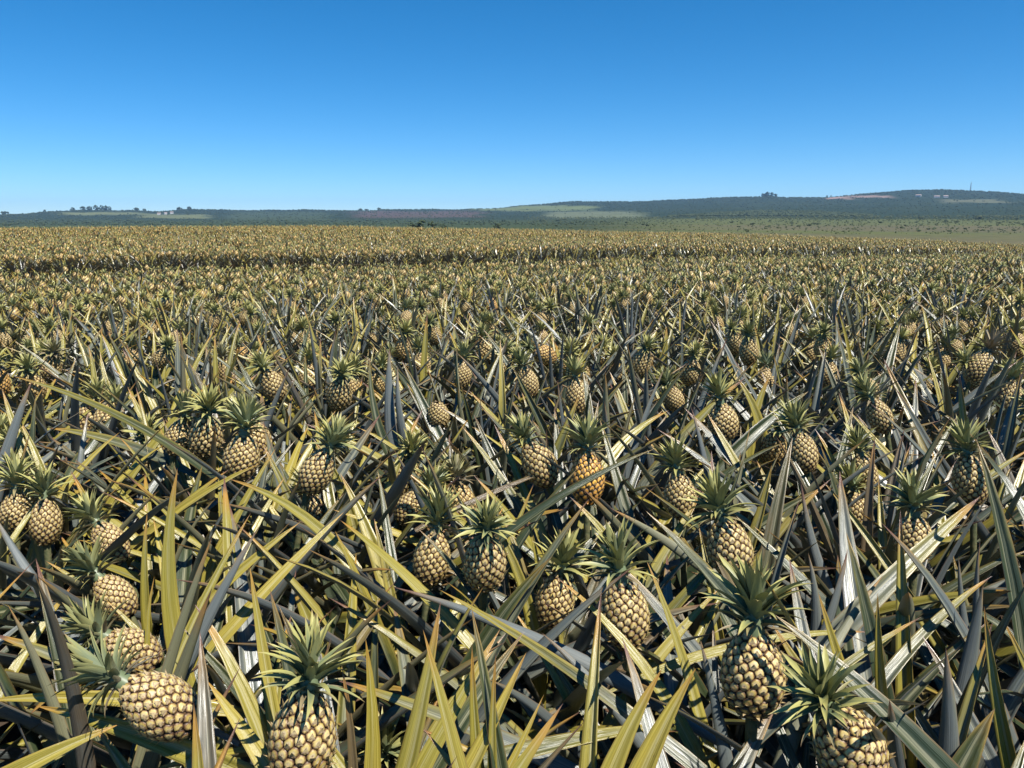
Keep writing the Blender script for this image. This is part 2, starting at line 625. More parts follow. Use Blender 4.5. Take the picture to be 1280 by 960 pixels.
def leaf_sheet(P, N, hw, fold=0.5, closed=True, across=5, thick=0.0022):
    """P centre line, N upper-face normals (both n x 3), hw half widths; returns verts, faces, u, v, side"""
    P, N = np.asarray(P, float), np.asarray(N, float)
    T = np.gradient(P, axis=0)
    T /= np.linalg.norm(T, axis=1, keepdims=True)
    N = N - T * np.sum(N * T, 1, keepdims=True)
    N /= np.linalg.norm(N, axis=1, keepdims=True)
    W = np.cross(T, N)
    n = len(P)
    us = np.linspace(-1, 1, across)
    vs = np.linspace(0, 1, n)
    V = np.zeros((n, across, 3))
    for j, u in enumerate(us):
        lift = fold * (abs(u) ** 1.5)
        V[:, j] = P + W * (hw * u * (1 - 0.12 * fold))[:, None] + N * (hw * lift)[:, None]
    verts = V.reshape(-1, 3)
    uu = np.tile(us, n)
    vv = np.repeat(vs, across)
    side = np.zeros(n * across)
    F = []
    for i in range(n - 1):
        for j in range(across - 1):
            a = i * across + j
            F.append((a, a + 1, a + across + 1, a + across))
    if closed:
        inner = list(range(1, across - 1))
        k0 = len(verts)
        B = np.zeros((n, across, 3))
        for j in range(across):
            th = thick * (1 - abs(us[j]) ** 3)
            B[:, j] = V[:, j] - N * (th * np.minimum(1, hw / (hw.max() * 0.25)))[:, None]
        B[:, 0] = V[:, 0] - N * 0.0003
        B[:, -1] = V[:, -1] - N * 0.0003
        verts = np.concatenate([verts, B.reshape(-1, 3)])
        uu = np.concatenate([uu, np.tile(us, n)])
        vv = np.concatenate([vv, np.repeat(vs, across)])
        side = np.concatenate([side, np.ones(n * across)])
        for i in range(n - 1):
            for j in range(across - 1):
                a = k0 + i * across + j
                F.append((a, a + across, a + across + 1, a + 1))
            for j, flip in ((0, False), (across - 1, True)):
                t0, t1 = i * across + j, (i + 1) * across + j
                q = (t0, t1, k0 + t1, k0 + t0)
                F.append(q if not flip else q[::-1])
    return verts, F, uu, vv, side


def arch_line(n, incl, bend, sway=0.0, length=1.0, power=1.5):
    """leaf centre line in the XZ plane, growing at incl from the vertical and bending over"""
    v = np.linspace(0, 1, n)
    th = incl + bend * np.power(v, power)
    ds = length / (n - 1)
    d = np.stack([np.sin(th), np.zeros(n), np.cos(th)], 1)
    P = np.concatenate([[np.zeros(3)], np.cumsum((d[:-1] + d[1:]) / 2 * ds, 0)])
    P[:, 1] += sway * v ** 2
    N = np.stack([-np.cos(th), np.zeros(n), np.sin(th)], 1)
    return P, N


def roll(P, N, ang):
    T = np.gradient(P, axis=0)
    T /= np.linalg.norm(T, axis=1, keepdims=True)
    B = np.cross(T, N)
    a = np.broadcast_to(np.asarray(ang, float), (len(P),))[:, None]
    return N * np.cos(a) + B * np.sin(a)


# pool of shared single-leaf meshes (length 1, full width 0.065): by inclination class, upright to spreading
CLASSES = [(6, 8), (13, 12), (21, 17), (30, 23), (39, 29), (48, 34), (56, 38), (64, 42)]
POOL = []
for ci, (inc, ben) in enumerate(CLASSES):
    row = []
    for k in range(5):
        n = 12
        P, N = arch_line(n, R(inc + random.uniform(-4, 4)), R(ben * random.uniform(0.2, 1.25)), random.uniform(-.13, .13), 1.0, random.uniform(1.3, 2.4))
        v = np.linspace(0, 1, n)
        N = roll(P, N, random.uniform(-.5, .5) * v)
        verts, F, uu, vv, side = leaf_sheet(P, N, 0.0360 * width_profile(v), random.uniform(.4, .95))
        g = Geo()
        g.add(verts, F, u=uu, v=vv, side=side)
        row.append((g.mesh('leaf', [M_LEAF]), P))
    POOL.append(row)


def leaf_yellow(rg, bias):
    q = rg.random()
    p_ = min(.85, max(.05, bias))
    if q < p_ * .85: return rg.uniform(.62, 1.0)
    if q < p_ * .85 + .12: return rg.uniform(.25, .55)
    return rg.uniform(-.35, .10)


def rosette(n_leaves, fruiting, rg):
    """list of (class, azimuth, length, width factor, z0, r0) outer to inner"""
    outl = []
    a0 = rg.uniform(0, 6.28)
    for i in range(n_leaves):
        t = i / (n_leaves - 1.0)
        az = a0 + i * 2.39996 + rg.uniform(-.25, .25)
        lo = 2.5 if fruiting else 0.3
        cl = 7.3 - t * (7.3 - lo) + rg.uniform(-.8, .8)
        cl = int(min(7, max(0, round(cl))))
        L = (0.74 + 0.22 * math.sin(math.pi * min(1, t * 1.15 + .12))) * rg.uniform(.86, 1.10)
        if fruiting and t > .72:
            L *= 0.80
        if not fruiting and t > .75:
            L *= 0.97
        outl.append((cl, az, L, rg.uniform(.72, 1.08), 0.04 + 0.24 * t, 0.035 * (1 - t) + .012, t))
    return outl


# ------------------------------------------------------------------ fruit
FR, FH = 0.0610, 0.172


def fruit_profile(n=60):
    s = np.linspace(0, 1, n)
    a = np.pi * (s * 0.94 + 0.03)
    r = FR * np.power(np.sin(a), 0.52) * (1.04 - 0.12 * s)
    z = FH * (s - 0.5)
    return r, z


def make_fruit_pieces(seed, n_eyes=158):
    """dark core and the eyes (fruitlets) as separate Geo pieces, fruit axis = z, centre = origin"""
    rg = random.Random(seed)
    r, z = fruit_profile()
    ds = np.hypot(np.diff(r), np.diff(z))
    s_arc = np.concatenate([[0], np.cumsum(ds)])
    area = np.concatenate([[0], np.cumsum(ds * (r[:-1] + r[1:]) * math.pi)])

    def S(phi, s):
        rr, zz = np.interp(s, s_arc, r), np.interp(s, s_arc, z)
        return np.stack([rr * np.cos(phi), rr * np.sin(phi), zz + 0 * phi], -1)

    def Nrm(phi, s):
        s1, s2 = np.clip(s - .004, 0, s_arc[-1]), np.clip(s + .004, 0, s_arc[-1])
        dr, dz = np.interp(s2, s_arc, r) - np.interp(s1, s_arc, r), np.interp(s2, s_arc, z) - np.interp(s1, s_arc, z)
        L = np.hypot(dr, dz) + 1e-9
        return np.stack([dz / L * np.cos(phi), dz / L * np.sin(phi), -dr / L + 0 * phi], -1)

    k = np.arange(n_eyes)
    A = area[-1] * (k + 0.5) / n_eyes
    s_e = np.interp(A, area, s_arc)
    phi_e = k * 2.399963 + np.array([rg.uniform(-.02, .02) for _ in k])
    P = S(phi_e, s_e)
    cell = math.sqrt(area[-1] / n_eyes)
    core = Geo()
    nu, nv = 20, 12
    ss = np.linspace(0.0, s_arc[-1], nv)
    cv = np.concatenate([S(np.full(nv, 2 * math.pi * a / nu), ss) * 0.955 for a in range(nu)])
    cf = [(a * nv + b, ((a + 1) % nu) * nv + b, ((a + 1) % nu) * nv + b + 1, a * nv + b + 1) for a in range(nu) for b in range(nv - 1)]
    core.add(cv, cf, e=1.0)
    eyes = []
    nd = 10
    th = np.arange(nd) * 2 * math.pi / nd + math.pi / nd
    ud = np.stack([np.cos(th), np.sin(th)], 1)
    for i in range(n_eyes):
        n0 = Nrm(phi_e[i], s_e[i])
        e1 = np.array([-math.sin(phi_e[i]), math.cos(phi_e[i]), 0])
        e2 = np.cross(n0, e1)
        D = P - P[i]
        dist = np.linalg.norm(D, axis=1)
        nb = np.where((dist < cell * 2.6) & (dist > 1e-6))[0]
        q = np.stack([D[nb] @ e1, D[nb] @ e2], 1)
        ql = np.linalg.norm(q, axis=1)
        q = q / np.maximum(ql, 1e-9)[:, None] * dist[nb][:, None]
        proj = ud @ q.T
        lim = np.where(proj > 1e-6, (dist[nb] ** 2 / 2)[None, :] / np.maximum(proj, 1e-9), 1e3)
        rad = np.minimum(np.min(lim, 1), cell * 0.78)
        rr_i = max(0.012, float(np.interp(s_e[i], s_arc, r)))
        g = Geo()
        bulge = rg.uniform(.85, 1.2)
        rings = [(1.0, -.0010, 1.08), (0.91, .0008, .84), (0.64, .0020, .50), (0.26, .0022, .20)]
        vv, ee = [], []
        for fr, h, ev in rings:
            a_, b_ = ud[:, 0] * rad * fr, ud[:, 1] * rad * fr
            phi, s = phi_e[i] + a_ / rr_i, np.clip(s_e[i] + b_, 0.0, s_arc[-1])
            hh = h * bulge * (1.0 + 0.25 * ud[:, 1] * (fr > .5))
            vv.append(S(phi, s) + Nrm(phi, s) * hh[:, None])
            ee += [ev] * nd
        vv.append((P[i] + n0 * .0014 * bulge)[None])
        ee.append(.05)
        F = []
        for k_ in range(3):
            for m in range(nd):
                m2 = (m + 1) % nd
                F.append((k_ * nd + m, k_ * nd + m2, (k_ + 1) * nd + m2, (k_ + 1) * nd + m))
        for m in range(nd):
            F.append((3 * nd + m, 3 * nd + (m + 1) % nd, 4 * nd))
        rv = rg.random()
        low = .22 * max(0.0, 1 - i / (n_eyes * .45)) + .16 * max(0.0, (i / n_eyes - .86) / .14) + rg.uniform(-.08, .10)
        g.add(np.concatenate(vv), F, e=np.array(ee) + low, rnd=rv)
        # papery bract rising from the lower margin of the eye to a free point
        w = cell * .40
        base_s = max(0.0, s_e[i] - cell * .40)
        pb = S(np.array([phi_e[i] - w / rr_i, phi_e[i] + w / rr_i]), np.array([base_s, base_s])) + n0 * .0020
        mid = P[i] - e2 * cell * .10
        pm = np.stack([mid - e1 * w * .55, mid + e1 * w * .55, mid]) + n0 * .0034 * bulge
        pm[2] += n0 * .0012
        tip = P[i] + e2 * cell * rg.uniform(.06, .30) + n0 * (.0065 + .0085 * rg.random() ** 2) * bulge
        bv = np.concatenate([pb, pm, tip[None]])
        g.add(bv, [(0, 1, 4), (0, 4, 2), (1, 3, 4), (2, 4, 5), (4, 3, 5)], e=.3, dry=np.array([.9, .9, .6, .6, .3, .7]), rnd=rv)
        eyes.append(g)
    return core, eyes


FRUITS = []
for k in range(4):
    core, eyes = make_fruit_pieces(100 + k)
    joined = Geo()
    I4 = np.eye(4)
    joined.merge(core, I4)
    for g in eyes:
        joined.merge(g, I4)
    core_me = core.mesh('fruit', [M_FRUIT])
    eye_me = [g.mesh('eye', [M_FRUIT]) for g in eyes] if k < 3 else None
    FRUITS.append((core_me, eye_me, joined.mesh('fruit', [M_FRUIT])))

# ------------------------------------------------------------------ crown
CPOOL = []                 # single crown leaves, unit length; upright to hanging
for ci, (inc, ben) in enumerate([(6, 5), (18, 16), (32, 28), (47, 38), (63, 42), (80, 42)]):
    row = []
    for k in range(3):
        n = 8
        P, N = arch_line(n, R(inc + random.uniform(-5, 5)), R(ben * random.uniform(.6, 1.2)), random.uniform(-.1, .1), 1.0, 1.3)
        v = np.linspace(0, 1, n)
        hw = 0.098 * (0.85 + .15 * smooth(0, .3, v)) * np.power(np.clip(1 - v ** 1.7, 0, 1), .9) + .002
        verts, F, uu, vv, side = leaf_sheet(P, N, hw, .55, False, 3)
        g = Geo()
        g.add(verts, F, u=uu, v=vv)
        row.append((g, g.mesh('leaf', [M_CROWN])))
    CPOOL.append(row)


def crown_layout(rg, n=62):
    """(class, variant, matrix, dry, rnd): crown base at the origin, axis z, about 0.14 tall"""
    res = []
    a0 = rg.uniform(0, 6.28)
    for i in range(n):
        t = i / (n - 1.0)
        az = a0 + i * 2.39996 + rg.uniform(-.2, .2)
        cl = int(min(5, max(0, round(5.3 * (1 - t) ** 1.05 + rg.uniform(-.5, .5)))))
        L = (0.036 + 0.060 * math.sin(math.pi * min(1, .10 + t * .78))) * rg.uniform(.85, 1.15)
        z = 0.004 + 0.052 * t
        if rg.random() < .08: L *= .6
        M = Matrix.Rotation(az, 4, 'Z') @ Matrix.Translation((.011 * (1 - t) + .003, 0, z)) @ Matrix.Rotation(R(rg.gauss(0, 9)), 4, 'Y') @ Matrix.Rotation(R(rg.gauss(0, 14)), 4, 'X') @ Matrix.Diagonal((L, L * rg.uniform(.8, 1.25), L, 1))
        res.append((cl, rg.randrange(3), M, max(0.0, .85 - 2.6 * t) + rg.uniform(-.1, .1), rg.random()))
    return res


def crown_core_geo():
    g = Geo()
    n = 8
    zs, rs = (-.012, .0, .02, .045, .06), (.016, .018, .016, .010, .002)
    v = [(r_ * math.cos(a * 2 * math.pi / n), r_ * math.sin(a * 2 * math.pi / n), z_) for z_, r_ in zip(zs, rs) for a in range(n)]
    f = [(i * n + a, i * n + (a + 1) % n, (i + 1) * n + (a + 1) % n, (i + 1) * n + a) for i in range(4) for a in range(n)]
    g.add(v, f, v=.1, u=.2, dry=.3)
    return g


CORE_G = crown_core_geo()
CORE_ME = CORE_G.mesh('crown', [M_CROWN])
CROWNS = []
for k in range(6):
    rg = random.Random(400 + k)
    lay = crown_layout(rg)
    g = Geo()
    g.merge(CORE_G, np.eye(4))
    for cl, vr, M, dry, rn in lay:
        gg = CPOOL[cl][vr][0]
        base = g.n
        g.merge(gg, M)
        for key, val in (('dry', dry), ('rnd', rn)):
            lst = g.a.setdefault(key, [])
            have = sum(len(x) for x in lst)
            if have < base:
                lst.append(np.zeros(base - have)); have = base
            if have < g.n:
                lst.append(np.full(g.n - have, val))
            else:
                lst[-1][:] = val
    CROWNS.append((lay, g.mesh('crown', [M_CROWN])))


def tube(pts, rad, n=8):
    pts = np.asarray(pts, float)
    g = Geo()
    v = []
    for p, r_ in zip(pts, rad):
        for a in range(n):
            v.append(p + np.array([math.cos(a * 2 * math.pi / n), math.sin(a * 2 * math.pi / n), 0]) * r_)
    f = [(i * n + a, i * n + (a + 1) % n, (i + 1) * n + (a + 1) % n, (i + 1) * n + a) for i in range(len(pts) - 1) for a in range(n)]
    g.add(v, f)
    return g


def frame_z(axis, spin=0.0):
    z = Vector(axis).normalized()
    q = Vector((0, 0, 1)).rotation_difference(z)
    return q.to_matrix().to_4x4() @ Matrix.Rotation(spin, 4, 'Z')


def child(name, me, parent, M=None, color=(0, 0, 0, 1)):
    o = bpy.data.objects.new(name, me)
    COL.objects.link(o)
    o.parent = parent
    if M is not None:
        o.matrix_basis = M
    o.color = color
    return o


def add_fruit(plant, base, centre, axis, s, rg, ripe=0.0, split_crown=False, split_eyes=False, crown=True, crown_s=1.0, crown_yel=0.0, crown_dry=0.0):
    """fruit, crown and stalk as parts of a plant; centre and base in world space"""
    axis = Vector(axis).normalized()
    loc = Vector(centre) - Vector(base)
    Mf = Matrix.Translation(loc) @ frame_z(axis, rg.uniform(0, 6.28)) @ Matrix.Diagonal((s * rg.uniform(.93, 1.05), s * rg.uniform(.93, 1.05), s * rg.uniform(.92, 1.12), 1))
    core_me, eye_me, joined = FRUITS[rg.randrange(3) if split_eyes else rg.randrange(4)]
    col = (rg.random(), ripe, 0, 1)
    if split_eyes:
        f = child('fruit', core_me, plant, Mf, col)
        for em in eye_me:
            child('eye', em, f, None, col)
    else:
        f = child('fruit', joined, plant, Mf, col)
    if crown:
        top = loc + axis * (FH * .5 * s)
        Mc = Matrix.Translation(top) @ frame_z(axis, rg.uniform(0, 6.28)) @ Matrix.Scale(s * crown_s, 4)
        lay, cme = CROWNS[rg.randrange(6)]
        if split_crown:
            c = child('crown', CORE_ME, plant, Mc, (0, 0, 0, 1))
            for cl, vr, M, dry, rn in lay:
                child('leaf', CPOOL[cl][vr][1], c, M, (rn, crown_yel, min(1, max(0, dry + crown_dry)), 1))
        else:
            c = child('crown', cme, plant, Mc, (rg.random() * .3, crown_yel, crown_dry, 1))
            c['kind'] = 'stuff'
    low = loc - axis * (FH * .47 * s)
    p0 = Vector((0, 0, .05))
    p2 = low
    p1 = (p0 + p2) * .5 - axis * .04
    p1.z = (p0.z + p2.z) * .55
    pts = [tuple(p0.lerp(p1, t).lerp(p1.lerp(p2, t), t)) for t in np.linspace(0, 1, 6)]
    g = tube(pts, [.015, .013, .011, .010, .010, .012])
    child('stalk', g.mesh('stalk', [M_STALK]), plant)
    return f


# ------------------------------------------------------------------ fruiting plants surveyed in the photograph
# fruit centre x, y, fruit width (photo px), crown centre x, y, ripeness, options, label
KEYS = [
    (201, 882, 84, 130, 838, 0, '', 'pineapple plant with the big tilted fruit lying in front of the leaning row', 'the big tilted fruit'),
    (166, 815, 60, 89, 771, 0, '', 'leaning pineapple plant whose fruit is half hidden just behind the big tilted fruit', 'the half hidden leaning fruit'),
    (144, 747, 50, 99, 690, 0, '', 'leaning pineapple plant with fruit in half shadow, beside the tall upright yellow leaves', 'the leaning fruit beside tall yellow leaves'),
    (138, 680, 44, 101, 622, 0, '', 'rearmost plant of the row of pineapples that lean over to one side', 'the rearmost leaning fruit'),
    (57, 652, 42, 54, 598, 0, '', 'pineapple plant with upright fruit and grey-green crown, behind the leaning row', 'the upright fruit behind the leaning row'),
    (20, 640, 42, 20, 583, 0, '', 'pineapple plant with yellowish crown cut by the photo edge, behind the leaning row', 'the crown cut by the photo edge'),
    (378, 925, 90, 390, 832, 0, '', 'pineapple plant with big upright fruit at the bottom under a wide blue-green crown', 'the wide blue-green crown at the bottom'),
    (606, 704, 62, 610, 650, 0, '', 'pineapple plant with pale fruit crossed by one thin vertical shadow', 'the fruit with the thin shadow'),
    (540, 697, 52, 550, 635, 0, '', 'pineapple plant with dark green crown, close beside the fruit with the thin shadow', 'the dark green crown of the close pair'),
    (694, 751, 52, 707, 684, 0, '', 'pineapple plant with its fruit mostly in dark shade beneath a light green crown', 'the fruit in dark shade'),
    (781, 768, 70, 773, 697, 0, '', 'pineapple plant with pale fruit crossed by pointed leaves under a grey-green crown', 'the pale fruit crossed by leaves'),
    (941, 842, 84, 943, 742, 0, 'eyes', 'pineapple plant with big upright fruit fully in view and orange-tipped crown leaves', 'the big upright fruit in full view'),
    (1062, 935, 98, 1015, 858, 0, 'eyes', 'pineapple plant with the nearest fruit, tilted and cut by the bottom edge', 'the fruit cut by the bottom edge'),
    (912, 686, 58, 895, 622, 0, '', 'pineapple plant whose fruit is one half dark, one half sunlit', 'the half dark half sunlit fruit'),
    (1142, 674, 50, 1142, 606, 0, '', 'pineapple plant with small fruit behind a long broad slanting leaf', 'the fruit behind the long slanting leaf'),
    (1213, 600, 45, 1206, 547, 0, '', 'pineapple plant with large bright crown and small fruit in the darker side of the field', 'the large bright crown'),
    (257, 546, 48, 268, 506, 0, '', 'pineapple plant with smooth pale round fruit, one of two standing side by side', 'the pale round fruit of the pair'),
    (302, 572, 47, 308, 520, 0, '', 'pineapple plant with browner fruit beside the smooth pale round one', 'the browner fruit of the pair'),
    (222, 548, 36, 232, 508, 0, 'nofruitview', 'pineapple plant with dark green crown, on the other side of the pale round fruit', 'the dark crown by the pale round fruit'),
    (396, 590, 46, 418, 546, 0, '', 'pineapple plant with shaded fruit behind the single tall yellow leaf', 'the fruit behind the single yellow leaf'),
    (393, 643, 36, 381, 598, 0, '', 'small pineapple plant with brown little fruit low among crossing yellow leaves', 'the brown little fruit'),
    (341, 482, 34, 331, 455, 0, '', 'pineapple plant with pale fruit and broad crown behind the pair of round fruits', 'the broad crown behind the pair'),
    (201, 448, 24, 214, 431, 0, '', 'pineapple plant with small pale fruit, far behind the smooth pale round one', 'the small pale fruit far behind'),
    (424, 493, 34, 430, 465, 0, '', 'pineapple plant with pale fruit beside the tall clump of blue-grey leaves', 'the fruit beside the blue-grey clump'),
    (734, 598, 48, 734, 545, .95, '', 'pineapple plant with ripe orange fruit crossed by a dark leaf', 'the ripe orange fruit'),
    (674, 580, 46, 654, 541, 0, '', 'pineapple plant with pale fruit, neighbour of the ripe orange one', 'the neighbour of the ripe orange fruit'),
    (514, 634, 40, 558, 580, 0, '', 'pineapple plant with long slanted fruit and small loose crown behind the close pair', 'the long slanted fruit'),
    (548, 519, 30, 545, 492, 0, 'nocrown', 'pineapple plant with pale fruit that has lost its crown, before blue-grey leaves', 'the crownless fruit'),
    (660, 478, 28, 650, 446, 0, '', 'pineapple plant with pale fruit and upright dark crown in mid field', 'the pale fruit in mid field'),
    (578, 468, 26, 580, 440, 0, '', 'pineapple plant with pinkish tan fruit between grey leaves in mid field', 'the pinkish tan fruit'),
    (680, 443, 27, 662, 434, .5, '', 'pineapple plant with small orange fruit half hidden by crowns, farther than the ripe one', 'the small orange fruit'),
    (721, 495, 32, 718, 463, 0, '', 'pineapple plant with shaded fruit and star-shaped crown, behind the ripe orange one', 'the star-shaped crown'),
    (801, 455, 27, 808, 432, 0, '', 'pineapple plant with pale fruit beside one tall orange upright leaf', 'the fruit beside the orange leaf'),
    (843, 499, 26, 831, 470, 0, '', 'pineapple plant with narrow fruit and grey crown past the tall orange leaf', 'the narrow fruit'),
    (850, 620, 46, 845, 573, 0, 'nofruitview', 'pineapple plant with big bright green crown and hidden fruit, beyond the yellow leaf blades', 'the big bright green crown'),
    (904, 528, 40, 898, 487, 0, '', 'pineapple plant with pale fruit under a green crown beside crossing yellow blades', 'the fruit by the crossing yellow blades'),
    (1223, 458, 32, 1241, 428, 0, 'drycrown', 'pineapple plant with brown dry bushy crown over a large fruit', 'the brown dry crown'),
    (1028, 435, 24, 1026, 414, .35, '', 'pineapple plant with small yellowing fruit among far green crowns', 'the small yellowing fruit'),
    (917, 428, 22, 913, 410, 0, '', 'pineapple plant with small fruit, farther one of two close together', 'the farther fruit of a small pair'),
    (936, 439, 26, 934, 415, 0, '', 'pineapple plant with small fruit, nearer one of two close together', 'the nearer fruit of a small pair'),
    (1003, 566, 40, 994, 522, 0, '', 'pineapple plant with wide green crown and small fruit glimpsed below it', 'the wide green crown'),
    (1099, 520, 34, 1082, 486, 0, '', 'pineapple plant with green crown directly below another crown in the darker side', 'the lower of the two stacked crowns'),
    (1085, 488, 28, 1074, 462, 0, '', 'pineapple plant with light crown directly above another crown in the darker side', 'the upper of the two stacked crowns'),
    (1080, 592, 38, 1071, 553, 0, 'nofruitview', 'pineapple plant with fresh dark green crown standing amid dark blue-green leaves', 'the fresh dark green crown'),
    (1070, 640, 38, 1064, 596, 0, 'nofruitview', 'pineapple plant with pale thin-leaved crown in front of the fresh dark green one', 'the pale thin-leaved crown'),
    (863, 465, 28, 866, 440, 0, '', 'pineapple plant with pale fruit low between grey leaves behind the narrow fruit', 'the pale fruit low between grey leaves'),
    (486, 985, 60, 485, 926, 0, '', 'young pineapple plant with small silvery crown at the bottom among yellow blades', 'the small silvery crown'),
    (1216, 470, 24, 1205, 450, 0, '', 'pineapple plant with pale fruit just behind the one with brown dry crown', 'the pale fruit by the brown dry crown'),
]
SPOTS = []       # (x, y, base radius px etc.) : what must stay in view
plants = []      # dicts: obj, xy, near, kind, label anchor
for i, (fx, fy, w, cx, cy, ripe, opt, label, anchor) in enumerate(KEYS):
    zf = 0.75
    for _ in range(3):
        P = at_height(fx, fy, zf)
        dep = float((P - CAM_P) @ CAM_F)
        s = (w * dep / FPX) / (2 * FR * 1.06)
        if s < .86: zf -= (.86 - s) * .55         # small in the picture for this plane: lower, so farther away
        if s > 1.18: zf += (s - 1.18) * .40
    s = .95 * min(1.22, max(.82, s))
    P = at_height(fx, fy, zf)
    dep = float((P - CAM_P) @ CAM_F)
    m = (CAM_R * (cx - fx) - CAM_U * (cy - fy)) * dep / FPX
    Lc = (FH * .5 + .045) * s
    ml = float(np.linalg.norm(m))
    back = math.sqrt(max(0.0, Lc * Lc - ml * ml))
    back = min(back, .42 * Lc)
    axis = m - CAM_F * back
    axis /= np.linalg.norm(axis)
    gz0 = float(field_z(P[0], P[1]))
    base = np.array([P[0] - axis[0] * .30, P[1] - axis[1] * .30, 0])
    base[2] = float(field_z(base[0], base[1]))
    plants.append(dict(key=i, base=base, P=P, s=s, axis=axis, dep=dep, ripe=ripe, opt=opt, label=label, anchor=anchor, fruit=True, gap=ml / Lc))
    C = P + axis * (FH * .5 + .05) * s
    px, py, pz = project(P)
    pr = FPX / pz
    if opt != 'nofruitview':
        SPOTS.append((float(px), float(py), FR * s * pr * .46, FH * .5 * s * pr * .5, float(pz)))
    if opt != 'nocrown':
        px, py, pz = project(C)
        SPOTS.append((float(px), float(py) , .042 * s * FPX / pz, .042 * s * FPX / pz, float(pz)))
SPOTS = np.array(SPOTS)

# ------------------------------------------------------------------ plants that fill the rows between them
KB = np.array([p['base'][:2] for p in plants])
row_e, row_n = ROW_E, ROW_N
cand = []
for a in range(-110, 140):
    for b in range(-60, 130):
        q = row_e * (a * 0.44 + (b % 2) * .22) + row_n * (b * 0.46 + (0.08 if b % 2 else -.08))
        q = q + RNG.uniform(-.10, .10, 2)
        d = math.hypot(*q)
        if d > 30 or d < 0.55 or q[1] < -1.2:
            continue
        p_ = across_rows(q[0], q[1])
        if 20.5 < p_ < 23.1:
            continue
        if d < 8 and np.min(np.hypot(*(KB - q).T)) < .27:
            continue
        cand.append((d, q[0], q[1]))
cand.sort()


def in_view(x, y):
    z = float(field_z(x, y))
    px, py, dep = project(np.array([[x, y, z + .35], [x, y, z + .75], [x, y, z + .95]]))
    ok = (dep > .25) & (px > -130 / max(.6, dep[0]) * 1.6) & (px < 1280 + 130 / max(.6, dep[0]) * 1.6) & (py < 960 + 330 / max(.5, dep[0])) & (py > 200)
    return bool(ok.any())


fill, left_over = [], []
LIMIT = 300 - len(plants)
for d, x, y in cand:
    if len(fill) < LIMIT and in_view(x, y):
        fill.append((d, x, y))
    else:
        left_over.append((d, x, y))
D_IND = fill[-1][0]
rgf = random.Random(5)
for d, x, y in fill:
    z = float(field_z(x, y))
    near = d < 4.6
    px = float(project(np.array([x, y, z + .8]))[0])
    fr = rgf.random() < (.12 if d < 2.6 else .36 if near else .78)
    plants.append(dict(key=None, base=np.array([x, y, z]), dep=d * cp, fruit=fr, label=None, opt=''))

